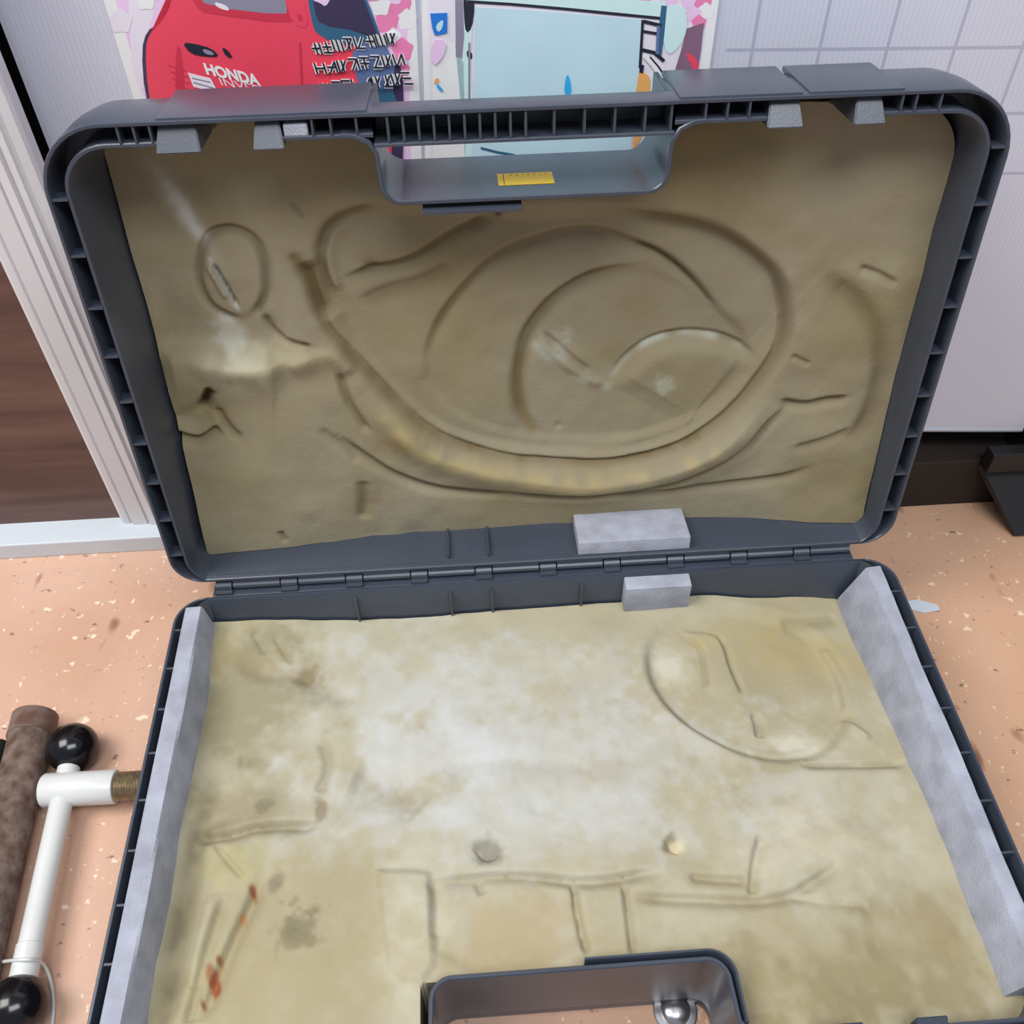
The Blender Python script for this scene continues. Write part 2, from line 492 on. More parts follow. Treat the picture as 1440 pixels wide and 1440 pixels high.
sheet2 = [(589, -140), (1031, -140), (1011, 0), (996, 108), (976, 262), (598, 262), (596, 130)]
p = Poster('poster', 'pink-edged poster of a wide plotter with a pale blue sheet of paper', sheet2)
p.poly('lavender', [(600, -130), (1015, -130), (998, 0), (984, 106), (965, 255), (606, 255), (604, 130)])
p.poly('white', [(608, 60), (640, 60), (668, 140), (668, 250), (610, 250)])
for (cx, cy, r, c) in [(985, 4, 14, 'rose'), (993, 16, 10, 'white'), (975, 20, 10, 'pink'), (983, 32, 9, 'rose'), (968, 2, 9, 'pink'), (940, -2, 12, 'pink'), (890, -6, 16, 'pink'), (905, -10, 12, 'rose'),
                       (820, -10, 16, 'pink'), (740, -14, 16, 'pink'), (770, -12, 10, 'rose')]:
    p.poly(c, [(cx + r * math.cos(t + .3) * (1 + .35 * (k % 2)), cy + r * math.sin(t + .3) * (1 + .4 * (k % 2))) for k, t in enumerate([i * math.pi / 5 for i in range(10)])], 2)
p.poly('aqua', [(638, -30), (660, -30), (664, 40), (662, 80), (668, 230), (655, 230), (652, 90), (640, 60)])
p.poly('grey', [(640, 0), (651, 0), (653, 50), (650, 82), (641, 80)])
p.poly('black', [(651, -20), (664, -20), (668, 8), (664, 40), (655, 48), (652, 20)], 1)
p.poly('black', [(656, 70), (664, 74), (664, 84), (657, 82)], 1)
p.poly('aqua', [(655, -10), (936, 2), (940, 22), (930, 24), (656, 3)])
p.poly('ice', [(668, 10), (742, 14), (905, 28), (899, 100), (893, 150), (882, 258), (660, 258), (667, 150)])
p.strip('black', [(656, 2), (720, 6), (800, 13), (880, 21), (932, 26)], 4)
p.strip('grey', [(660, 60), (660, 150)], 3)
p.poly('aqua', [(936, 6), (962, 8), (967, 30), (962, 56), (944, 78), (934, 70), (932, 30)], 1)
p.poly('mauve', [(966, 40), (990, 32), (986, 70), (980, 108), (950, 130), (950, 96), (958, 70)])
p.poly('red', [(962, 70), (984, 86), (980, 106), (972, 92)], 1)
p.strip('teal', [(934, 8), (930, 50), (926, 80)], 8)
p.strip('black', [(905, 30), (930, 36)], 5); p.strip('black', [(904, 44), (928, 48)], 4); p.strip('black', [(903, 70), (920, 74), (934, 86)], 5)
p.strip('black', [(904, 28), (900, 96)], 4); p.strip('slate', [(926, 36), (924, 76)], 4)
p.strip('white', [(906, 78), (918, 90), (930, 108)], 6); p.strip('black', [(914, 80), (926, 94), (938, 112)], 2.5)
p.poly('orange', [(899, 98), (912, 106), (917, 128), (914, 170), (890, 215), (893, 140)])
p.poly('aqua', [(916, 96), (938, 108), (946, 130), (938, 170), (914, 150)], 1)
p.poly('black', [(900, 90), (906, 92), (904, 104), (899, 102)])
p.poly('navy', [(905, 195), (918, 200), (915, 212), (903, 206)])
p.poly('blue', [(605, 19), (629, 18), (629, 46), (612, 50), (608, 40)])
p.poly('ice', [(612, 36), (624, 26), (622, 40), (616, 46)], 1)
p.poly('pink', [(606, 56), (629, 56), (624, 80), (608, 96)], 1)
p.strip('cyan', [(615, 120), (622, 128)], 4)
p.poly('orange', [(612, 110), (618, 110), (616, 118), (610, 118)], 1)
p.poly('cyan', [(798, 100), (804, 124), (801, 136), (796, 136), (793, 124)], 1)
p.strip('teal', [(676, 208), (700, 214), (724, 218)], 3)
o = p.done(); paper(o, sheet2)

# ------------------------------------------------------------------ the tool case
CASE = empty('tool_case', (0, -0.15, 0))
tag(CASE, 'open grey plastic tool case with moulded yellowed foam in lid and base', 'case')
ZB = 0.080                                   # rim height of the base
TH = math.radians(8.0)                       # the lid leans back 8 degrees past upright
LP = np.array([0.0, 0.010, ZB])
LU = np.array([0.0, math.sin(TH), math.cos(TH)])
LN = np.array([0.0, -math.cos(TH), math.sin(TH)])


def T_lid(a, u, w):
    return Vector(LP + np.array([a, 0, 0]) + u * LU + w * LN)


def T_base(a, u, w):
    if w < -0.045:                           # the base is a little deeper than the lid and stands on the floor
        w = -0.045 + (w + 0.045) * 1.392
    return Vector((a, -u, ZB + w))


def lid_px(px, py, w=-0.036):
    q = on_plane(px, py, LP + w * LN, LN) - LP
    return (q[0], q.dot(LU))


def base_px(px, py, w=-0.022):
    q = on_plane(px, py, (0, 0, ZB + w), (0, 0, 1))
    return (q[0], -q[1])


DEP = 0.070
OUTER = [(0.018, -0.070), (0.008, -0.061), (0.002, -0.046), (0.0, -0.028), (0.0, -0.0012), (0.0006, 0.0)]
P_FULL = OUTER + [(0.0020, 0.0), (0.0026, -0.001), (0.0030, -0.0290), (0.0098, -0.0290), (0.0102, -0.0015), (0.0108, -0.0008),
                  (0.0122, -0.0008), (0.0128, -0.002), (0.0150, -0.030), (0.0200, -0.066)]
P_GAP = OUTER + [(0.0020, 0.0), (0.0026, -0.001), (0.0032, -0.044), (0.0150, -0.045), (0.0165, -0.050), (0.0200, -0.066)]
P_THIN = OUTER + [(0.0010, 0.0), (0.0012, 0.0), (0.0014, 0.0), (0.0016, 0.0), (0.0018, 0.0), (0.0020, 0.0),
                  (0.0023, 0.0), (0.0030, -0.0010), (0.0042, -0.030), (0.0200, -0.066)]
P_BAR = [(0.0030, -0.0245), (0.0, -0.016), (0.0, -0.0012), (0.0006, 0.0), (0.0022, 0.0), (0.0026, -0.001), (0.0030, -0.0225), (0.0150, -0.0225),
         (0.0154, -0.001), (0.0160, -0.0003), (0.0172, -0.0003), (0.0176, -0.002), (0.0160, -0.0245)]


def loop_path(u0, u1, A=0.25, rt=0.036, rh=0.021, bar=(-0.080, 0.078), gaps=((-0.168, -0.1395), (0.134, 0.163))):
    """runs of path samples (a, u, inward normal) with the section each run uses"""
    runs = []

    def top_run(xa, xb, sec):
        n = 6
        runs.append((sec, [(xa + (xb - xa) * k / n, u1, 0.0, -1.0) for k in range(n + 1)]))

    def arc(cx, cu, r, d0, d1):
        out = []
        for k in range(11):
            t = math.radians(d0 + (d1 - d0) * k / 10)
            m = k / 10 if d1 == -90 else (1 - k / 10 if d0 == 270 else 0.0)   # towards the hinge the channel narrows away
            out.append((cx + r * math.cos(t), cu + r * math.sin(t), -math.cos(t), -math.sin(t), m * m))
        return out

    cuts = sorted([bar[0], bar[1]] + [g for gg in gaps for g in gg])
    left_top = -A + rt; right_top = A - rt
    xs = [left_top] + cuts + [right_top]
    for xa, xb in zip(xs, xs[1:]):
        m = (xa + xb) / 2
        if m < xs[1] or m > xs[-2]:
            continue                         # joined to the corner runs below
        sec = 'bar' if bar[0] < m < bar[1] else ('gap' if any(g[0] < m < g[1] for g in gaps) else 'full')
        top_run(xa, xb, sec)
    right = [(cuts[-1], u1, 0, -1)] + arc(A - rt, u1 - rt, rt, 90, 0) + arc(A - rh, u0 + rh, rh, 0, -90)
    left = arc(-A + rh, u0 + rh, rh, 270, 180) + arc(-A + rt, u1 - rt, rt, 180, 90) + [(cuts[0], u1, 0, -1)]
    runs.append(('full', right)); runs.append(('full', left))
    runs.append(('thin', [(A - rh, u0, 0, 1), (0, u0, 0, 1), (-A + rh, u0, 0, 1)]))
    return runs


SEC = dict(full=P_FULL, gap=P_GAP, thin=P_THIN, bar=P_BAR)


def sweep(bm, T, sec, path):
    prof = SEC[sec]
    rings = []
    for pt in path:
        a, u, nx, nu = pt[:4]; m = pt[4] if len(pt) > 4 else 0.0
        pr = [(d * (1 - m) + dt * m, w * (1 - m) + wt * m) for (d, w), (dt, wt) in zip(prof, P_THIN)] if m else prof
        rings.append([bm.verts.new(T(a + nx * d, u + nu * d, w)) for d, w in pr])
    n = len(prof)
    for r0, r1 in zip(rings, rings[1:]):
        for k in range(n - 1):
            try: bm.faces.new((r0[k], r0[k + 1], r1[k + 1], r1[k]))
            except ValueError: pass
        if sec == 'bar':
            bm.faces.new((r0[n - 1], r0[0], r1[0], r1[n - 1]))
    for r in (rings[0], rings[-1]):
        f = bm.faces.new(r)
        bmesh.ops.triangulate(bm, faces=[f])


def wall_strip(bm, T, pts, thick, w0, w1):
    """upright wall following (a,u) points, thickness to the left of travel"""
    n = len(pts); L = []
    for i, p in enumerate(pts):
        d = np.array(pts[min(i + 1, n - 1)]) - np.array(pts[max(i - 1, 0)]); d = d / np.linalg.norm(d)
        L.append((p[0] - d[1] * thick, p[1] + d[0] * thick))
    rg = []
    for p, q in zip(pts, L):
        mx = (0.8 * p[0] + .2 * q[0], .8 * p[1] + .2 * q[1]); my = (0.2 * p[0] + .8 * q[0], .2 * p[1] + .8 * q[1])
        rg.append([bm.verts.new(T(*c)) for c in [(p[0], p[1], w0), (p[0], p[1], w1 - .0006), (mx[0], mx[1], w1), (my[0], my[1], w1), (q[0], q[1], w1 - .0006), (q[0], q[1], w0)]])
    for a, b in zip(rg, rg[1:]):
        for k in range(6):
            bm.faces.new((a[k], a[(k + 1) % 6], b[(k + 1) % 6], b[k]))
    bm.faces.new(rg[0]); bm.faces.new(rg[-1])


def arc_pts(cx, cu, r, d0, d1, n=8):
    return [(cx + r * math.cos(math.radians(d0 + (d1 - d0) * k / n)), cu + r * math.sin(math.radians(d0 + (d1 - d0) * k / n))) for k in range(n + 1)]


def shell(name, T, u0, u1, uh, ha, parent, label):
    """one half of the case; uh = hinge-side edge of the handle opening, ha = its half width interval"""
    bm = bmesh.new()
    for sec, path in loop_path(u0, u1, bar=ha):
        sweep(bm, T, sec, path)
    # bottom plate around the handle opening
    i = 0.018; z0, z1 = -DEP, -DEP + 0.0025
    box(bm, -0.25 + i, ha[0], u0 + i, u1 - i, z0, z1, T); box(bm, ha[1], 0.25 - i, u0 + i, u1 - i, z0, z1, T)
    box(bm, ha[0], ha[1], u0 + i, uh, z0, z1, T)
    # corner fillers of the plate are hidden by the rounded outer wall
    # U-shaped wall around the handle opening
    r = 0.012; a0, a1 = ha
    pts = [(a0 - 0.016, u1 - 0.0122), (a0 - 0.010, u1 - 0.0128), (a0 - 0.004, u1 - 0.0155), (a0 - 0.0005, u1 - 0.021)]
    pts += [(a0, uh + r + 0.002)] + arc_pts(a0 + r, uh + r, r, 180, 270) + arc_pts(a1 - r, uh + r, r, 270, 360)
    pts += [(a1, uh + r + 0.002), (a1 + 0.0005, u1 - 0.021), (a1 + 0.004, u1 - 0.0155), (a1 + 0.010, u1 - 0.0128), (a1 + 0.016, u1 - 0.0122)]
    wall_strip(bm, T, pts, 0.0026, -0.0585, 0.0)
    wall_strip(bm, T, [(a0 - 0.0022, u1 - 0.026), (a0 - 0.0022, uh + r)] + arc_pts(a0 + r, uh + r, r + 0.0022, 180, 270) + arc_pts(a1 - r, uh + r, r + 0.0022, 270, 360) + [(a1 + 0.0022, u1 - 0.026)], 0.0026, -DEP + 0.0005, -0.0570)
    # closures of the wall above the opening, at the bar ends
    box(bm, a0 - 0.0024, a0 + 0.0002, u1 - 0.026, u1 - 0.0035, -DEP + 0.006, -0.0225, T)
    box(bm, a1 - 0.0002, a1 + 0.0024, u1 - 0.026, u1 - 0.0035, -DEP + 0.006, -0.0225, T)
    o = obj(name, bm, PLASTIC, parent, smooth=35)
    tag(o, label)
    return o


CASE_INV = Matrix.Translation(-CASE.location)


def under(o, parent):
    o.parent = parent
    return o


lid = shell('lid', T_lid, 0.008, 0.314, 0.2665, (-0.0815, 0.0705), None, 'upright lid of the case, leaning slightly back')
lid.parent = CASE; lid.matrix_parent_inverse = CASE_INV
base = shell('base', T_base, -0.005, 0.304, 0.252, (-0.0790, 0.0765), None, 'lower half of the case, lying on the floor')
base.parent = CASE; base.matrix_parent_inverse = CASE_INV


def part(name, bm, m, parent, **k):
    return obj(name, bm, m, parent, **k)


# --- ribs: shared meshes, one object each
def rib_mesh(name, dx, du, dw):
    bm = bmesh.new(); box(bm, -dx / 2, dx / 2, -du / 2, du / 2, -dw, 0, bev=0.0002)
    me = bpy.data.meshes.new(name); bm.to_mesh(me); bm.free(); me.materials.append(PLASTIC)
    return me


def frame(T):
    o = T(0, 0, 0)
    return Matrix((T(1, 0, 0) - o, T(0, 1, 0) - o, T(0, 0, 1) - o)).transposed()


FR = {T_lid: frame(T_lid), T_base: frame(T_base)}


def put(me, T, a, u, w, parent, name='rib', rot=0.0):
    o = bpy.data.objects.new(name, me); scn.collection.objects.link(o); o.parent = parent
    M = FR[T] @ Matrix.Rotation(rot, 3, 'Z')
    o.matrix_local = Matrix.Translation(T(a, u, w)) @ M.to_4x4()
    return o


RS = rib_mesh('side_rib', 0.0080, 0.0014, 0.010)       # across the side channels
RT = rib_mesh('top_rib', 0.0012, 0.0080, 0.013)        # across the top channel
RB = rib_mesh('bar_rib', 0.0013, 0.0126, 0.016)        # across the handle bar
RW = rib_mesh('wall_rib', 0.0014, 0.0040, 0.030)       # upright ribs inside the hinge wall
for T, par, u0, u1, ush in ((T_lid, lid, 0.010, 0.314, 0.0035), (T_base, base, 0.0, 0.304, -0.0105)):
    for k in range(9):
        u = 0.2770 - 0.0304 * k + (0 if T is T_lid else -0.0125)
        put(RS, T, -0.2436, u, -0.0006, par)
        u = 0.2833 - 0.0307 * k + (0 if T is T_lid else -0.0125)
        put(RS, T, 0.2436, u, -0.0006, par)
    for a in (-0.2056, -0.1978, -0.1900, -0.1110, -0.1020, -0.0893, 0.0857, 0.0968, 0.1080, 0.1860, 0.1932, 0.2060):
        put(RT, T, a, u1 - 0.0064, -0.0006, par)
    a = -0.0739
    while a < -0.0020:
        put(RB, T, a, u1 - 0.0090, -0.0006, par); a += 0.00765
    for k in range(5):
        put(RB, T, 0.0093 + 0.0153 * k - (0.0 if k < 4 else 0.002), u1 - 0.0090, -0.0012, par)
for a in (-0.128, -0.062, -0.033, 0.030):
    put(RW, T_base, a, 0.0005, -0.006, base)
for a in (-0.062, -0.034):
    put(RW, T_lid, a, 0.0140, -0.006, lid)

# --- latch tabs and pads on the top edge
def wedge(bm, T, a0, a1, uT, uB, w0, w1, flare=0.0015):
    v = [bm.verts.new(T(*c)) for c in [(a0, uT, w0), (a1, uT, w0), (a1 + flare, uB, w0), (a0 - flare, uB, w0),
                                       (a0 + .001, uT, w1 - .010), (a1 - .001, uT, w1 - .010), (a1 + flare, uB, w1), (a0 - flare, uB, w1)]]
    F = [bm.faces.new([v[i] for i in f]) for f in [(0, 1, 2, 3), (4, 7, 6, 5), (0, 4, 5, 1), (1, 5, 6, 2), (2, 6, 7, 3), (3, 7, 4, 0)]]
    es = list({e for f in F for e in f.edges})
    bmesh.ops.bevel(bm, geom=es, offset=0.0006, segments=2, affect='EDGES')


for T, par, u1 in ((T_lid, lid, 0.314), (T_base, base, 0.304)):
    for (a0, a1) in ((-0.187, -0.168), (-0.1395, -0.127), (0.1185, 0.134), (0.163, 0.1765)):
        bm = bmesh.new(); wedge(bm, T, a0, a1, u1 + 0.0008, u1 - 0.0150, -0.028, 0.0035)
        part('latch_tab', bm, PLASTIC, par)
    for (a0, a1) in ((-0.186, -0.0835), (0.072, 0.1340), (0.1375, 0.186)):
        bm = bmesh.new(); box(bm, a0, a1, u1 - 0.002, u1 + 0.0010, -0.050, -0.0008, T, bev=0.0008)
        part('latch_pad', bm, PLASTIC, par, smooth=40)
bm = bmesh.new(); box(bm, -0.1255, -0.1135, 0.3030, 0.3095, -0.010, -0.0015, T_lid, bev=0.0012)
tag(part('latch_pin', bm, GREYFOAM, lid), 'pale grey pin beside the left latch')
# interlocking lip on the handle wall
bm = bmesh.new(); box(bm, -0.060, -0.0075, 0.2615, 0.2640, -0.012, 0.0022, T_lid, bev=0.0004)
part('lip', bm, PLASTIC, lid)
bm = bmesh.new()
wall_strip(bm, T_base, [(0.002, 0.2490), (0.0655, 0.2490)] + arc_pts(0.0655, 0.263, 0.0140, 270, 355, 6) + [(0.0798, 0.285)], 0.0016, -0.012, 0.0028)
part('lip', bm, PLASTIC, base, smooth=35)

# --- yellow label inside the lid's handle opening (faces up from the opening's lower wall)
UL = 0.26915
bm = bmesh.new(); box(bm, -0.0190, 0.0112, UL, UL + 0.0002, -0.0325, -0.0155, T_lid)
lab = part('label', bm, YELLOW, lid); tag(lab, 'small yellow label')
bm = bmesh.new()
box(bm, -0.0160, -0.0155, UL + 0.0002, UL + 0.00025, -0.0322, -0.0158, T_lid)
for k in range(7):
    a = -0.012 + 0.0032 * k
    box(bm, a, a + 0.0016, UL + 0.0002, UL + 0.00025, -0.0308 + .0006 * (k % 2), -0.0302 + .0006 * (k % 2), T_lid)
    if k % 3 != 2: box(bm, a, a + 0.0004, UL + 0.0002, UL + 0.00025, -0.0308, -0.0288, T_lid)
part('print', bm, INK, lab)

# --- hinge between the halves
xa = -0.224; k = 0
while xa < 0.218:
    ln = (0.0120, 0.0330)[k % 2]
    xb = min(xa + ln, 0.222)
    bm = bmesh.new()
    par = lid if k % 2 else base
    tube(bm, [(xa + 0.0005, 0.0112, 0.0838), (xb - 0.0005, 0.0112, 0.0838)], 0.0025 if k % 2 else 0.0030, 10)
    if k % 2: box(bm, xa + 0.0005, xb - 0.0005, 0.0112, 0.0136, 0.0838, 0.0895)
    else: box(bm, xa + 0.0005, xb - 0.0005, 0.0050, 0.0114, 0.0800, 0.0824)
    part('hinge_knuckle', bm, PLASTIC, par, smooth=35)
    xa = xb; k += 1
bm = bmesh.new(); box(bm, -0.226, 0.224, 0.0046, 0.0150, 0.0775, 0.0802, bev=0.0006)
part('hinge_flange', bm, PLASTIC, base)
bm = bmesh.new(); box(bm, -0.2225, 0.2205, 0.0140, 0.0160, 0.0795, 0.0905, bev=0.0004)
part('hinge_flange', bm, PLASTIC, lid)

# ------------------------------------------------------------------ foam inserts with real relief
def seg_dist(P, pts):
    """distance of points P (n,2) to a polyline, and the signed side of the nearest piece"""
    Q = np.zeros((len(P), 2)); best = np.full(len(P), 1e9); side = np.zeros(len(P)); par = np.zeros(len(P)); acc = 0.0
    L = sum(np.linalg.norm(np.subtract(b, a)) for a, b in zip(pts, pts[1:]))
    for a, b in zip(pts, pts[1:]):
        a = np.array(a); b = np.array(b); d = b - a; l = np.linalg.norm(d)
        t = np.clip(((P - a) @ d) / (l * l), 0, 1)
        q = P - (a + t[:, None] * d)
        ds = np.hypot(q[:, 0], q[:, 1]); m = ds < best
        best[m] = ds[m]; Q[m] = q[m]
        side[m] = np.sign(d[0] * q[m, 1] - d[1] * q[m, 0]); par[m] = (acc + t[m] * l) / L
        acc += l
    seg_dist.vec = Q
    return best, side, par


def smooth_line(pts, it=2):
    P = [np.array(p, float) for p in pts]
    for _ in range(it):
        Q = [P[0]]
        for a, b in zip(P, P[1:]):
            Q += [a * .75 + b * .25, a * .25 + b * .75]
        Q.append(P[-1]); P = Q
    return P


def inside(P, poly):
    c = np.zeros(len(P), bool); n = len(poly)
    for i in range(n):
        x1, y1 = poly[i]; x2, y2 = poly[(i + 1) % n]
        cond = ((y1 > P[:, 1]) != (y2 > P[:, 1]))
        xi = (x2 - x1) * (P[:, 1] - y1) / ((y2 - y1) if y2 != y1 else 1e-12) + x1
        c ^= cond & (P[:, 0] < xi)
    return c


def vnoise(P, scale, seed):
    rs = np.random.RandomState(seed); g = rs.rand(64, 64)
    x = P[:, 0] * scale + 20; y = P[:, 1] * scale + 20
    xi = np.floor(x).astype(int); yi = np.floor(y).astype(int); fx = x - xi; fy = y - yi
    fx = fx * fx * (3 - 2 * fx); fy = fy * fy * (3 - 2 * fy)
    xi %= 64; yi %= 64; x2 = (xi + 1) % 64; y2 = (yi + 1) % 64
    return (g[xi, yi] * (1 - fx) + g[x2, yi] * fx) * (1 - fy) + (g[xi, y2] * (1 - fx) + g[x2, y2] * fx) * fy - 0.5


class Foam:
    def __init__(self, T, a0, a1, u0, u1, notch, ctrl, corner, px, nr=0.010):
        self.nr = nr
        self.T = T; self.px = px; self.na = int((a1 - a0) / 0.00115); self.nu = int((u1 - u0) / 0.00115)
        self.notch = notch
        A = np.linspace(a0, a1, self.na); U = np.linspace(u0, u1, self.nu)
        AA, UU = np.meshgrid(A, U, indexing='ij')
        P = np.stack([AA.ravel(), UU.ravel()], 1)
        # round the outer corners by drawing the corner grid points in
        for (cx, cy, sx, sy, r) in [(a0 + corner[0], u1 - corner[0], -1, 1, corner[0]), (a1 - corner[1], u1 - corner[1], 1, 1, corner[1])]:
            q = (P - np.array([cx, cy])) * np.array([sx, sy]); m = (q[:, 0] > 0) & (q[:, 1] > 0)
            d = np.hypot(q[:, 0], q[:, 1]); mx = np.maximum(q[:, 0], q[:, 1]); k = np.where(m & (d > 0), mx / np.maximum(d, 1e-9), 1.0)
            P[m] = np.array([cx, cy]) + q[m] * k[m][:, None] * np.array([sx, sy])
        self.P = P
        # base height from a coarse control grid (rows along a, columns along u), smoothly interpolated
        C = np.array(ctrl, float); na, nu = C.shape
        fa = (P[:, 0] - a0) / (a1 - a0) * (na - 1); fu = (P[:, 1] - u0) / (u1 - u0) * (nu - 1)
        ia = np.clip(fa.astype(int), 0, na - 2); iu = np.clip(fu.astype(int), 0, nu - 2); ta = np.clip(fa - ia, 0, 1); tu = np.clip(fu - iu, 0, 1)
        ta = ta * ta * (3 - 2 * ta) * .5 + ta * .5; tu = tu * tu * (3 - 2 * tu) * .5 + tu * .5
        self.H = (C[ia, iu] * (1 - ta) + C[ia + 1, iu] * ta) * (1 - tu) + (C[ia, iu + 1] * (1 - ta) + C[ia + 1, iu + 1] * ta) * tu
        self.col = np.zeros((len(P), 4)); self.col[:, :3] = 0.4

    def pts(self, pp, it=2, closed=False):
        q = [self.px(x, y) for x, y in pp]
        if closed:
            q = q + [q[0]]
        return smooth_line(q, it)

    LIP = (-.4, .9); GAIN = 1.0; DIRT = (110, 92, 60); DAMT = 0.0  # DIRT, DAMT: colour and amount of the browner crease tint

    def groove(self, pp, depth, width, fade=0.12, it=2):
        depth *= self.GAIN; width *= 1 + (self.GAIN - 1) * .5
        d, s, t = seg_dist(self.P, self.pts(pp, it))
        e = np.clip(np.minimum(t, 1 - t) / fade, 0.12, 1) if fade else 1.0
        # steep lip towards the lamp for a crisp shaded edge, gentle slope opposite
        c_ = seg_dist.vec @ np.array(self.LIP) / np.maximum(d, 1e-7)
        width = width * (1.15 - .60 * c_ * (1 - np.exp(-d / .0008)))
        self.H -= depth * e * np.exp(-(d / width) ** 2)
        if depth > 0 and self.DAMT:              # browner tint along the creases, stronger where deeper
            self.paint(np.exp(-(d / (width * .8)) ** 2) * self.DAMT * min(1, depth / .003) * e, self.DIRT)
        return self

    def step(self, pp, h, width, reach=0.03, fade=0.15):
        """one side of a line stands proud by h, dying away over 'reach'; positive = left of travel"""
        d, s, t = seg_dist(self.P, self.pts(pp))
        e = np.clip(np.minimum(t, 1 - t) / fade, 0, 1)
        sd = d * s
        k = 1 / (1 + np.exp(-np.clip(sd / width, -30, 30))) - .5
        self.H += h * e * k * 2 * np.exp(-(d / reach) ** 2)

    def region(self, pp, h, width, it=2):
        poly = self.pts(pp, it, True)
        d, s, t = seg_dist(self.P, poly); ins = inside(self.P, poly[:-1])
        sd = np.where(ins, d, -d)
        k = np.clip(sd / width * .5 + .5, 0, 1); k = k * k * (3 - 2 * k)
        self.H += h * k
        return k

    def paint(self, mask, rgb):
        c = np.array(srgb(*rgb)[:3]); m = np.clip(mask, 0, 1)
        a0 = self.col[:, 3]; a1 = m + a0 * (1 - m); w = np.where(a1 > 0, m / np.maximum(a1, 1e-6), 0)
        self.col[:, :3] = self.col[:, :3] * (1 - w[:, None]) + c * w[:, None]; self.col[:, 3] = a1

    def blob(self, cx, cy, rx, ry, rgb, amt, rough=0.5, seed=1, rot=0.0):
        a, u = self.px(cx, cy); s = 0.00052
        q = self.P - np.array([a, u]); c, sn = math.cos(rot), math.sin(rot)
        x = q[:, 0] * c + q[:, 1] * sn; y = -q[:, 0] * sn + q[:, 1] * c
        r = np.hypot(x / (rx * s), y / (ry * s)) + rough * ((vnoise(self.P, 45, seed) * 1.2 + vnoise(self.P, 130, seed + 1) * .8 + vnoise(self.P, 300, seed + 2) * .4) if max(rx, ry) > 24 else (vnoise(self.P, 160, seed) + vnoise(self.P, 400, seed + 1) * .6))
        m = np.clip(np.exp(-r * r * (1.2 if max(rx, ry) > 24 else 1.0) * np.abs(r) ** (0.2 if max(rx, ry) > 24 else 1.5)) * 1.15, 0, 1) * amt
        self.paint(m, rgb)
        return m

    def dimple(self, cx, cy, r, depth):
        a, u = self.px(cx, cy); d = np.hypot(self.P[:, 0] - a, self.P[:, 1] - u)
        self.H -= depth * np.exp(-(d / (r * 0.0005)) ** 2)

    def stain_line(self, pp, width, rgb, amt, brk=0.0, seed=5):  # stain lines, and the painted shade between left strip and foam
        d, s, t = seg_dist(self.P, self.pts(pp))
        m = np.exp(-(d / width) ** 2) * amt
        if brk: m *= np.clip(.5 + brk * vnoise(self.P, 120, seed) * 4, 0, 1)
        self.paint(m, rgb)

    def build(self, name, m, parent, label, back):
        na, nu = self.na, self.nu
        self.H += vnoise(self.P, 26, 3) * .0030 + vnoise(self.P, 70, 4) * .0011 + vnoise(self.P, 190, 5) * .00018
        co = np.array([self.T(float(a), float(u), float(w)) for (a, u), w in zip(self.P, self.H)])
        idx = np.arange(na * nu).reshape(na, nu)
        a, u = self.P[:, 0].reshape(na, nu), self.P[:, 1].reshape(na, nu)
        ok = np.ones((na - 1, nu - 1), bool)
        if self.notch:
            n0, n1, n2 = self.notch
            ac = (a[:-1, :-1] + a[1:, 1:]) / 2; uc = (u[:-1, :-1] + u[1:, 1:]) / 2
            rr = self.nr                     # rounded corners of the opening
            ca_ = np.clip(ac, n0 + rr, n1 - rr); cu_ = np.maximum(uc, n2 + rr)
            ok &= ~((ac > n0) & (ac < n1) & (uc > n2) & (np.hypot(ac - ca_, uc - cu_) < rr))
        q = np.stack([idx[:-1, :-1][ok], idx[1:, :-1][ok], idx[1:, 1:][ok], idx[:-1, 1:][ok]], 1)
        # skirt: boundary edges go down to the back plane
        from collections import Counter
        e = np.concatenate([q[:, [0, 1]], q[:, [1, 2]], q[:, [2, 3]], q[:, [3, 0]]]); key = np.sort(e, 1)
        kk = key[:, 0].astype(np.int64) * (na * nu) + key[:, 1]
        un, first, cnt = np.unique(kk, return_index=True, return_counts=True)
        be = e[first[cnt == 1]]
        used = np.unique(be); low = {int(v): na * nu + i for i, v in enumerate(used)}
        lowco = np.array([self.T(float(self.P[v, 0]), float(self.P[v, 1]), back) for v in used])
        faces = q.tolist() + [[int(b_), int(a_), low[int(a_)], low[int(b_)]] for a_, b_ in be]
        me = bpy.data.meshes.new(name)
        me.from_pydata(np.concatenate([co, lowco]).tolist(), [], faces)
        ca = me.color_attributes.new('stain_shade', 'FLOAT_COLOR', 'POINT')
        cc = np.concatenate([self.col, self.col[used] * np.array([1, 1, 1, 0])])
        ca.data.foreach_set('color', cc.ravel().astype(np.float32))
        # drop unused verts
        bm = bmesh.new(); bm.from_mesh(me)
        loose = [v for v in bm.verts if not v.link_faces]
        bmesh.ops.delete(bm, geom=loose, context='VERTS')
        bmesh.ops.recalc_face_normals(bm, faces=bm.faces)
        bm.to_mesh(me); bm.free()
        for p_ in me.polygons: p_.use_smooth = True
        me.set_sharp_from_angle(angle=math.radians(70))
        me.materials.append(m)
        o = bpy.data.objects.new(name, me); scn.collection.objects.link(o); o.parent = parent
        tag(o, label)
        return o


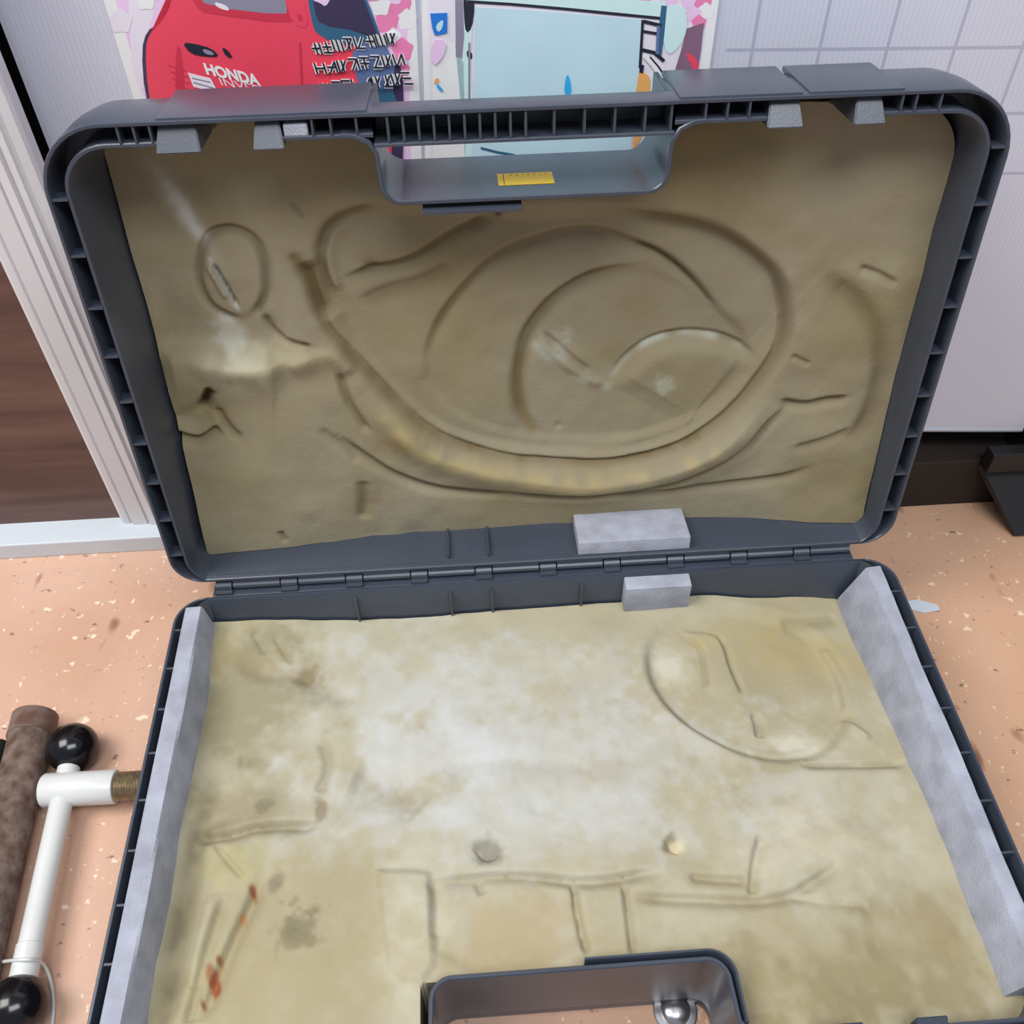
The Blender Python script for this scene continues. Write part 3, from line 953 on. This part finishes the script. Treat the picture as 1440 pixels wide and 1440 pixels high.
# ---- lid foam
ctrl = [[-.024, -.032, -.040, -.045, -.047, -.048],
        [-.034, -.034, -.036, -.038, -.042, -.046],
        [-.034, -.034, -.034, -.036, -.040, -.046],
        [-.034, -.033, -.034, -.034, -.036, -.042],
        [-.018, -.022, -.026, -.028, -.028, -.030]]
F = Foam(T_lid, -0.2315, 0.2350, 0.0125, 0.2985, (-0.0830, 0.0720, 0.2658), ctrl, (0.012, 0.030), lid_px)
F.GAIN = 1.6; F.DAMT = 0.5; F.DIRT = (98, 82, 52)  # DAMT, DIRT: crease tint amount and colour
R1 = [(450, 358), (458, 329), (483, 312), (533, 298), (620, 300), (700, 305), (760, 306), (844, 302), (956, 312), (1016, 329), (1059, 359), (1093, 389), (1104, 441),
      (1099, 476), (1076, 519), (1037, 570), (981, 613), (921, 639), (844, 652), (766, 650), (706, 640), (658, 630), (600, 605), (558, 568), (517, 526), (487, 492), (467, 440)]
F.region(R1, -0.0095, 0.0080)
F.groove([(470, 440), (452, 400), (447, 360), (455, 330), (480, 309), (530, 295)], .0022, .0022)
F.groove([(478, 425), (462, 395), (459, 362), (468, 338), (490, 322)], -.0018, .0024)
edge = [(412, 367), (433, 400), (442, 433), (458, 467), (487, 500), (517, 529), (558, 571), (600, 608), (658, 633), (720, 648), (766, 652), (844, 655), (921, 641),
        (981, 615), (1037, 572), (1076, 521), (1099, 478), (1104, 441), (1094, 389), (1061, 358), (1016, 328), (956, 312), (860, 300)]
F.groove(edge, 0.0030, 0.0022, fade=0.05)
F.groove([(425, 372), (440, 400), (450, 430), (466, 458)], 0.0045, 0.0050, fade=.2)
# raised rim that hugs the disc below it, catching light
F.groove([(500, 545), (545, 592), (600, 632), (660, 655), (740, 672), (844, 678), (930, 664), (1000, 632), (1055, 590), (1090, 545)], -0.0045, 0.0065, fade=.15)
F.region([(597, 545), (604, 492), (621, 454), (650, 417), (683, 383), (720, 358), (800, 333), (852, 333), (895, 351), (930, 364), (964, 389), (990, 415), (1011, 441), (1060, 480), (1050, 530), (1000, 585), (900, 625), (760, 630), (650, 600)], -0.0016, 0.004)
F.groove([(596, 525), (604, 492), (621, 454), (650, 417), (683, 383), (720, 358), (745, 349), (800, 333), (852, 333), (895, 351), (930, 364), (964, 389), (990, 415), (1011, 441)], 0.0016, 0.0022)
F.groove([(895, 350), (930, 363), (964, 388), (990, 414), (1011, 443)], 0.0016, 0.0009, fade=.1)
F.region([(770, 636), (745, 613), (732, 587), (727, 553), (732, 519), (740, 484), (757, 458), (779, 432), (809, 411), (860, 392), (930, 395), (1000, 430), (1060, 490), (1050, 540), (990, 590), (900, 622), (820, 640)], -0.0012, 0.004)
F.groove([(912, 386), (844, 394), (809, 411), (779, 432), (757, 458), (740, 484), (732, 519), (727, 553), (732, 587), (745, 613), (766, 635)], 0.0034, 0.0032, fade=.18)
c4 = [(865, 538), (887, 510), (921, 488), (964, 478), (1007, 480), (1046, 493), (1066, 508)]
F.groove(c4, 0.0014, 0.0013, fade=.1)
F.step([(868, 556), (893, 525), (925, 504), (964, 494), (1004, 495), (1040, 506), (1062, 520)], -0.0034, 0.0020, 0.060, .12)
F.groove([(757, 488), (792, 519), (826, 544), (856, 553)], -0.0014, 0.0022)
F.groove([(765, 480), (800, 510), (835, 536)], 0.0012, 0.0014)
for pp, d, w in [([(700, 690), (760, 694), (831, 690), (921, 681), (981, 661), (1046, 626), (1076, 588), (1110, 560)], .0024, .0020),
                 ([(860, 690), (930, 690), (990, 680), (1059, 669), (1111, 656), (1136, 643)], .0016, .0022),
                 ([(1093, 557), (1128, 562), (1154, 553), (1188, 549)], .0022, .0020),
                 ([(1154, 381), (1197, 411), (1222, 441), (1235, 484), (1227, 536), (1205, 588), (1175, 613)], .0022, .0050),
                 ([(1110, 620), (1150, 606), (1190, 590)], .0012, .0025),
                 ([(367, 450), (379, 475), (408, 488), (440, 493)], .0024, .0018),
                 ([(475, 525), (487, 562), (508, 592), (520, 608)], .0024, .0018),
                 ([(475, 612), (508, 637), (558, 667), (608, 683), (658, 688), (720, 690)], .0028, .0020),
                 ([(450, 600), (480, 625), (506, 648)], .0010, .0018),
                 ([(508, 672), (511, 700), (508, 727)], .0018, .0028),
                 ([(242, 612), (262, 618), (283, 620), (308, 602)], .0030, .0022),
                 ([(302, 577), (318, 600), (340, 618)], .0022, .0020),
                 ([(480, 408), (521, 391), (562, 383), (596, 367), (633, 342), (675, 321), (702, 312)], .0026, .0022),
                 ([(500, 440), (540, 420), (600, 405), (640, 380)], .0012, .0040),
                 ([(1205, 370), (1232, 378), (1256, 392)], .0014, .0015),
                 ([(1110, 493), (1135, 505)], .0010, .0012),
                 ([(405, 290), (425, 315)], .0010, .0010), ([(395, 738), (404, 752)], .0016, .0014),
                 ([(690, 295), (705, 315)], .0020, .0012)]:
    F.groove(pp, d, w)
# small oval pad, left
F.region([(273, 400), (274, 370), (283, 342), (303, 328), (325, 326), (354, 338), (369, 371), (372, 408), (362, 440), (340, 455), (308, 452), (287, 438)], 0.0012, 0.004)
F.groove([(352, 455), (371, 420), (371, 400), (369, 371), (354, 338), (325, 326), (300, 329), (283, 342), (275, 372), (273, 405), (287, 438), (310, 452), (335, 460)], .0022, .0018, fade=.04)
F.groove([(294, 378), (308, 400), (322, 425), (330, 443)], .0030, .0009)
F.groove([(288, 380), (302, 404), (316, 430)], -.0014, .0012)
# ledge on the left with the proud block beneath it
F.step([(400, 506), (383, 503), (330, 500), (280, 499), (221, 498)], 0.0060, 0.0022, 0.030, .1)
F.groove([(262, 512), (300, 516), (350, 518), (400, 512), (450, 500)], -0.0022, 0.0045)
F.groove([(400, 520), (430, 505), (470, 500), (500, 528)], -0.0016, .004)
F.groove([(293, 548), (286, 564), (279, 580)], .0060, .0018, fade=.1)
F.region([(245, 590), (300, 560), (300, 600), (270, 612)], -0.0030, 0.006)
F.region([(350, 600), (420, 590), (500, 650), (505, 725), (400, 745), (320, 720)], 0.0018, 0.02)
F.dimple(521, 390, 9, .003); F.dimple(787, 612, 6, .0015)
# stains and rubs: whitish wear, pale ledge and rim bands, browner tight creases
WHITE = (186, 186, 176)
F.blob(258, 312, 11, 44, WHITE, 1.0, .5, 3, rot=.40)
F.stain_line([(292, 372), (306, 398), (322, 430), (332, 444)], .0014, WHITE, .7)
F.blob(330, 518, 50, 22, (196, 190, 164), .7, .7, 8)
F.blob(320, 480, 18, 24, (190, 192, 182), .45, .6, 9, rot=.5)
F.blob(420, 505, 40, 22, (176, 166, 130), .4, .8, 10)
F.stain_line([(757, 500), (792, 528), (826, 550), (860, 555)], .0030, (180, 190, 176), .6, .6)
F.stain_line([(865, 540), (887, 514), (921, 492), (964, 482), (1007, 484), (1046, 497)], .0022, (196, 204, 192), .5, .3)
F.blob(935, 550, 12, 12, (176, 184, 170), .4, .9, 12); F.blob(790, 500, 14, 24, (184, 188, 176), .35, 1.0, 13)
F.stain_line(edge[:14], .0026, (104, 84, 46), .55, .4, 20)
F.stain_line([(545, 592), (600, 632), (660, 655), (740, 672), (844, 678), (930, 664), (1000, 632)], .0075, (176, 158, 108), .55, .5, 21)
F.blob(555, 620, 26, 16, (128, 108, 62), .5, .6, 22)
F.blob(520, 700, 22, 30, (128, 108, 72), .45, .8, 23)
F.stain_line([(412, 367), (433, 400), (450, 440)], .0040, (100, 80, 48), .5)
F.stain_line([(732, 519), (727, 553), (732, 587), (750, 618)], .003, (120, 98, 54), .5)
F.blob(290, 578, 30, 28, (124, 108, 60), .45, .8, 25)
F.blob(288, 563, 5, 17, (70, 58, 34), .7, .3, 26, rot=-.45)
F.blob(1210, 380, 40, 16, (172, 165, 140), .3, 1.0, 27)
F.blob(700, 305, 10, 10, (92, 66, 34), .6, .8, 28)
F.build('foam_insert', FOAM_LID, lid, 'yellowed foam moulded with oval hollows, in the lid', -0.0655)

# ---- base foam
ctrl = [[-.020, -.028, -.026, -.024, -.024, -.026],
        [-.031, -.026, -.024, -.020, -.016, -.014],
        [-.027, -.024, -.021, -.018, -.014, -.010],
        [-.025, -.024, -.022, -.018, -.014, -.012],
        [-.040, -.034, -.030, -.026, -.024, -.026]]
F = Foam(T_base, -0.2330, 0.2330, 0.0010, 0.2880, (-0.0842, 0.0792, 0.2506), ctrl, (0.010, 0.010), base_px, 0.0030)
F.LIP = (-.6, -.8); F.GAIN = 1.7; F.DAMT = 0.42; F.DIRT = (128, 114, 80)  # DAMT, DIRT: crease tint amount and colour
C1 = [(917, 897), (912, 932), (926, 971), (956, 1005), (999, 1035), (1047, 1055), (1098, 1064), (1141, 1056), (1178, 1034), (1198, 992), (1190, 932), (1165, 893), (1130, 862), (1060, 848), (990, 846), (940, 866)]
F.region(C1, -0.0055, 0.0075)
F.groove(C1[:10], .0014, .0020, fade=.08)
F.groove([(905, 900), (900, 935), (915, 980), (950, 1018), (1000, 1050), (1050, 1072)], -.0016, .0035)
F.region([(965, 880), (1012, 884), (1024, 905), (1030, 935), (1046, 970), (1000, 972), (990, 940), (986, 905)], .0024, .0030)
F.groove([(1012, 884), (1022, 900), (1029, 930), (1046, 968)], .0018, .0012)
F.groove([(967, 886), (986, 898), (991, 930), (994, 964)], .0014, .0014)
F.groove([(1062, 994), (1068, 1012), (1069, 1030)], .0030, .0018)
F.groove([(1158, 893), (1180, 930), (1190, 960), (1196, 1000)], -.0020, .0022)
F.groove([(1185, 1005), (1210, 1022), (1226, 1036)], -.0018, .0020)
F.groove([(1120, 1075), (1200, 1071), (1282, 1066)], .0026, .0018, fade=.15)
F.step([(1120, 1075), (1200, 1071), (1282, 1066)], .0020, .0015, .012)
for pp, d, w in [([(1068, 1177), (1057, 1220), (1053, 1268)], .0024, .0020),
                 ([(880, 1266), (960, 1268), (1055, 1273), (1107, 1265), (1141, 1242), (1182, 1215)], .0026, .0020),
                 ([(1107, 1265), (1160, 1274), (1220, 1276)], .0012, .0016),
                 ([(606, 1243), (640, 1238), (690, 1235), (743, 1235), (804, 1243), (853, 1242), (902, 1232), (930, 1232)], .0030, .0020),
                 ([(965, 1236), (1000, 1240), (1052, 1243)], .0022, .0018),
                 ([(804, 1244), (811, 1299), (825, 1352)], .0026, .0014), ([(875, 1246), (881, 1293), (888, 1352)], .0022, .0013),
                 ([(670, 1240), (678, 1262)], .0016, .0016),
                 ([(606, 1240), (610, 1262), (611, 1330)], .0020, .0020),
                 ([(266, 1165), (299, 1172), (328, 1169), (356, 1160), (400, 1156), (450, 1158)], .0036, .0022),
                 ([(299, 1182), (318, 1208), (345, 1236)], .0014, .0012),
                 ([(366, 1232), (348, 1275), (325, 1325), (300, 1385), (280, 1440)], .0034, .0028),
                 ([(316, 1257), (300, 1300), (285, 1360), (262, 1440)], .0024, .0025),
                 ([(449, 1032), (461, 1065), (457, 1090), (441, 1112)], .0020, .0028),
                 ([(495, 1086), (545, 1100), (599, 1138)], .0036, .0080),
                 ([(330, 920), (355, 935), (400, 940), (430, 946), (455, 965), (500, 985)], .0020, .0040),
                 ([(355, 885), (372, 915)], .0014, .0020), ([(385, 890), (410, 930)], .0012, .0018),
                 ([(1040, 1208), (1150, 1148), (1280, 1148)], .0010, .003),
                 ([(620, 1075), (720, 1070), (815, 1072)], .0010, .004),
                 ([(1100, 860), (1150, 858), (1185, 850)], .0018, .003),
                 ([(1215, 1330), (1290, 1336), (1350, 1330)], .0012, .004),
                 ([(270, 1385), (262, 1440)], .002, .003),
                 ([(330, 1060), (355, 1055), (380, 1070)], .0012, .004)]:
    F.groove(pp, d, w)
F.region([(532, 1228), (545, 1332), (553, 1382), (610, 1390), (613, 1300), (606, 1240), (600, 1228)], .0030, .0030, it=1)
F.region([(612, 1244), (802, 1246), (822, 1352), (612, 1380)], -.0016, .0035, it=1)
F.region([(300, 960), (430, 1000), (455, 1065), (430, 1130), (320, 1150), (280, 1120)], -.0030, .014)
F.region([(285, 1185), (340, 1178), (372, 1225), (330, 1240), (290, 1240)], .0024, .006)
for (x, y, r, d) in [(685, 1198, 14, .0045), (948, 1195, 10, .0030), (424, 1307, 18, .0020), (391, 1236, 8, .0016), (428, 944, 10, .003), (820, 1080, 7, .0012),
                     (940, 1080, 8, .0012), (755, 1140, 8, .0014), (1035, 1105, 6, .001), (1100, 1355, 9, .001), (980, 1350, 6, .001)]:
    F.dimple(x, y, r, d)
F.groove([(668, 1190), (676, 1205), (690, 1210), (700, 1200)], .0016, .0012); F.groove([(936, 1186), (942, 1198), (955, 1202)], .0014, .001)
# stains; tan blobs along the front paint in the operator's shade
PALE = (192, 194, 192); TAN = (168, 158, 112)
for b_ in [
           (900, 1080, 170, 80, PALE, .4, 1.4, 71), (760, 1160, 220, 40, PALE, .35, 1.4, 72), (1180, 1130, 110, 90, (192, 188, 172), .4, 1.3, 73), (1000, 1300, 140, 50, (192, 188, 170), .35, 1.3, 74), (450, 900, 70, 26, (190, 186, 166), .4, 1.2, 75),
           (560, 960, 110, 70, PALE, .45, 1.2, 31), (700, 1030, 150, 90, PALE, .5, 1.3, 32), (600, 1060, 110, 60, (200, 204, 206), .45, 1.2, 33), (800, 940, 90, 50, PALE, .35, 1.2, 34),
           (940, 930, 28, 34, (214, 214, 200), .5, .8, 35), (1110, 1040, 40, 18, (216, 214, 196), .5, .8, 36),
           (340, 915, 46, 34, (156, 138, 84), .6, 1.0, 37), (430, 945, 22, 14, (120, 98, 58), .6, .9, 38), (360, 1130, 80, 26, (148, 134, 104), .5, 1.1, 39),
           (424, 1306, 23, 21, (86, 86, 76), .95, 1.3, 40), (410, 1316, 9, 9, (80, 78, 66), .8, .9, 67), (391, 1237, 9, 14, (116, 106, 92), .7, .9, 41), (370, 1130, 10, 10, (100, 92, 80), .6, .9, 42), (450, 1136, 8, 16, (120, 104, 84), .6, .8, 43),
           (685, 1198, 15, 16, (124, 120, 104), .75, .7, 44), (940, 1190, 10, 10, (104, 90, 56), .7, .8, 45), (950, 1196, 10, 10, (216, 206, 170), .6, .5, 46),
           (700, 1310, 100, 50, (170, 150, 112), .55, .9, 47), (430, 1390, 130, 50, (158, 143, 104), .5, 1.0, 48), (1200, 1400, 220, 55, (136, 124, 88), .75, 1.1, 49),  # last two carry the shade painted along the front
           (1310, 1280, 34, 30, (142, 124, 88), .6, 1.0, 50), (1130, 905, 70, 34, (172, 154, 104), .5, 1.0, 51), (1050, 880, 80, 22, (176, 160, 112), .4, 1.0, 52),
           (570, 1300, 36, 74, (206, 204, 188), .5, .6, 53), (330, 1210, 40, 26, (176, 168, 116), .5, .8, 54), (280, 1390, 20, 60, (176, 170, 130), .4, .8, 55),
           (330, 1000, 90, 130, (140, 132, 104), .7, 1.0, 58), (1200, 1340, 260, 50, (158, 146, 112), .5, 1.0, 59), (420, 1330, 150, 90, (160, 149, 116), .5, 1.0, 66),  # last two: more of the painted front shade
           (1130, 1180, 70, 40, (206, 196, 172), .35, 1.2, 56), (300, 1160, 40, 10, (100, 88, 56), .5, .9, 57)]:
    F.blob(*b_)
F.groove([(290, 1120), (268, 1200), (248, 1300), (228, 1440)], .0040, .0050, fade=.15)
F.groove([(300, 1250), (280, 1330), (262, 1440)], -.0020, .0045)
F.stain_line([(290, 1120), (266, 1200), (246, 1300), (226, 1440)], .0045, (112, 104, 84), .6, .5, 70)  # grey-brown shade between strip and foam, painted in
RUSTC = (132, 68, 38)
for b_ in [(354, 1253, 4, 9, RUSTC, .85, .5, 60), (307, 1350, 3, 6, RUSTC, .8, .8, 61), (299, 1382, 5, 16, (140, 70, 42), .9, .9, 62), (284, 1412, 3, 10, (128, 66, 40), .8, .9, 63),
           (340, 1290, 3, 6, (176, 120, 70), .6, .5, 64)]:
    F.blob(*b_, rot=-.35)
F.stain_line([(360, 1236), (345, 1275), (322, 1330), (300, 1385)], .0016, (160, 112, 66), .5, .9, 65)
F.build('foam_insert', FOAM_BASE, base, 'pale mottled foam with a round hollow and rust marks, in the base', -0.066)


# ---- grey foam strips and blocks
def foam_bar(name, T, sect, path_u, parent, label, seed=1, n=40):
    """long strip: section [(a, w)], swept along u with slight unevenness"""
    rs = random.Random(seed); bm = bmesh.new(); rings = []
    for k in range(n + 1):
        u = path_u[0] + (path_u[1] - path_u[0]) * k / n
        j = [0.0004 * math.sin(k * .35 + seed + i * 2) + rs.uniform(-.00012, .00012) for i in range(len(sect))]
        rings.append([bm.verts.new(T(a + j[i] * .6, u, w + j[i])) for i, (a, w) in enumerate(sect)])
    m = len(sect)
    for r0, r1 in zip(rings, rings[1:]):
        for k in range(m): bm.faces.new((r0[k], r0[(k + 1) % m], r1[(k + 1) % m], r1[k]))
    bm.faces.new(rings[0]); bm.faces.new(rings[-1])
    return tag(part(name, bm, GREYFOAM, parent, smooth=30), label)


foam_bar('foam_strip', T_base, [(-.2430, -.0004), (-.2428, .0006), (-.2418, .0012), (-.2325, .0010), (-.2312, -.0004), (-.2262, -.034), (-.2262, -.060), (-.2330, -.060), (-.2340, -.0004)], (.0040, .2860), base,
         'grey foam strip along the left wall', 2)
foam_bar('foam_strip', T_base, [(.2402, -.0004), (.2400, .0006), (.2390, .0010), (.2310, .0006), (.2298, -.0008), (.2185, -.034), (.2185, -.060), (.2330, -.060), (.2340, -.0004)], (.0040, .2760), base,
         'bluish grey foam strip along the right wall', 5)
# block on the lid's hinge wall
bm = bmesh.new()
box(bm, 0.0285, 0.1070, 0.0115, 0.0225, -0.0345, -0.0020, T_lid, bev=0.0009)
tag(part('foam_block', bm, GREYFOAM, lid, smooth=40), 'grey foam block on the hinge side of the lid')
bm = bmesh.new()
box(bm, 0.0600, 0.1060, -0.0020, 0.0095, -0.0330, -0.0015, T_base, bev=0.0009)
tag(part('foam_block', bm, GREYFOAM, base, smooth=40), 'grey foam block on the hinge wall of the base')

# ------------------------------------------------------------------ tools on the floor, left
def fl(px, py, z):
    return Vector(on_plane(px, py, (0, 0, z), (0, 0, 1)))


def ball_mesh(bm, c, r, flat=None):
    bmesh.ops.create_uvsphere(bm, u_segments=32, v_segments=20, radius=r, matrix=Matrix.Translation(c))


zb = 0.0172
b1 = fl(103, 1052, zb); b2 = fl(24, 1416, zb)
th = empty('sliding_handle', (b1 + b2) / 2 - Vector((0, 0, zb)))
tag(th, 'white T-shaped vice handle with black ball ends beside the case', 'handle')


def tchild(name, bm, m, root, **k):
    o = obj(name, bm, m, **k); o.parent = root; o.matrix_parent_inverse = Matrix.Translation(-root.location); return o


for c in (b1, b2):
    bm = bmesh.new(); ball_mesh(bm, c, 0.0170)
    tchild('ball_knob', bm, BALL, th, smooth=True)
d = (b2 - b1).normalized()
bm = bmesh.new(); tube(bm, [b1 + d * .012, b2 - d * .034], 0.0072, 24)
tchild('bar', bm, WHITEPAINT, th, smooth=40)
bm = bmesh.new(); tube(bm, [b2 - d * .034, b2 - d * .0335, b2 - d * .016, b2 - d * .012], [.0072, .0079, .0079, .0070], 24)
tchild('sleeve', bm, WHITEPAINT, th, smooth=40)
c0 = fl(60, 1112, zb); c1 = fl(164, 1106, zb); c2 = fl(232, 1102, zb)
e = (c1 - c0).normalized()
bm = bmesh.new(); tube(bm, [c0, c0 + e * .0006, c0 + e * .002, c1 - e * .001, c1], [.0085, .0103, .0112, .0112, .0106], 32)
tchild('collar', bm, WHITEPAINT, th, smooth=40)
bm = bmesh.new()
pp = [c1]; rr = [.0092]; k = 0
L = (c2 - c1).length
while k * .0009 < L - .001:
    pp.append(c1 + e * (k * .0009)); rr.append(.0096 if k % 2 else .0086); k += 1
tube(bm, pp, rr, 28)
tchild('threaded_end', bm, BRASS, th, smooth=20)

# rusty round bar
rp0 = fl(50, 1008, 0.0150); rp1 = fl(-37, 1372, 0.0150)
d = (rp1 - rp0).normalized()
bm = bmesh.new(); tube(bm, [rp0, rp0 + d * .0015, rp0 + d * .018, rp0 + d * .019, rp1 + d * .10], [.0130, .0150, .0150, .0143, .0143], 36)
for v in bm.verts:
    if (v.co - rp0).dot(d) > 0.02: pass
ob = obj('rusty_bar', bm, RUST, smooth=40); tag(ob, 'thick rusty round steel bar left of the white handle', 'bar')
bm = bmesh.new(); tube(bm, [rp0 - d * .0006, rp0 - d * .0002, rp0 + d * .0165], [.0120, .0152, .0155], 36)
part('end_cap', bm, CAPM, ob, smooth=40)
q0 = fl(-2, 1046, 0.008); q1 = fl(-30, 1180, 0.008)
bm = bmesh.new(); tube(bm, [q0, q0 + (q1 - q0) * .04, q1], [.0068, .0080, .0080], 20)
tag(obj('dark_rod', bm, BLACKM, smooth=40), 'dark metal rod end at the far left edge behind the rusty bar', 'rod')
# white cord looped round the handle bar
cp = [fl(-20, 1356, .004), fl(0, 1353, .010), fl(22, 1350, .0262), fl(42, 1349, .0268), fl(56, 1351, .018), fl(66, 1362, .006), fl(74, 1390, .0016), fl(76, 1420, .0016), fl(70, 1470, .0016)]
P = [np.array(c) for c in cp]; P = smooth_line(P, 3)
bm = bmesh.new(); tube(bm, [tuple(c) for c in P], 0.0011, 8)
tag(obj('white_cord', bm, WHITEPAINT, smooth=True), 'thin white cord looped over the white handle bar', 'cord')

# steel screw with a washer on the floor, seen through the handle opening of the base
nc = fl(950, 1420, 0.003)
scr = empty('steel_screw', (nc.x, nc.y, 0)); tag(scr, 'shiny domed steel screw head on the floor inside the handle opening', 'screw')


def lathe(bm, c, prof, seg=32):
    rings = [[bm.verts.new((c.x + r * math.cos(2 * math.pi * k / seg), c.y + r * math.sin(2 * math.pi * k / seg), z)) for k in range(seg)] for r, z in prof]
    for a_, b_ in zip(rings, rings[1:]):
        for k in range(seg): bm.faces.new((a_[k], a_[(k + 1) % seg], b_[(k + 1) % seg], b_[k]))
    bm.faces.new(rings[0]); bm.faces.new(rings[-1])


bm = bmesh.new(); lathe(bm, nc, [(.0125, 0), (.0125, .0012), (.0120, .0016), (.004, .0016)])
tchild('washer', bm, STEEL, scr, smooth=35)
bm = bmesh.new(); lathe(bm, nc, [(.0085, .0016), (.0085, .0030)] + [(.0085 * math.cos(t * math.pi / 20), .0030 + .0042 * math.sin(t * math.pi / 20)) for t in range(1, 10)])
tchild('screw_head', bm, STEEL, scr, smooth=50)

# white scrap standing in for floor glare, right of the case
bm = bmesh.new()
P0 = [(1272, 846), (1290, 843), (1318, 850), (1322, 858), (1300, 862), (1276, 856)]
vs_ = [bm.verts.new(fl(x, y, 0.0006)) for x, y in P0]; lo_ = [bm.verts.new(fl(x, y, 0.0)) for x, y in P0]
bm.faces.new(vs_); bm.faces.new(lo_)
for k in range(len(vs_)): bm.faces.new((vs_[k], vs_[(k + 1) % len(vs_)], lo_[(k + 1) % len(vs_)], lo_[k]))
tag(obj('glare_patch', bm, WHITERAIL), 'small white scrap painted in for a glare streak on the floor right of the case hinge', 'patch')
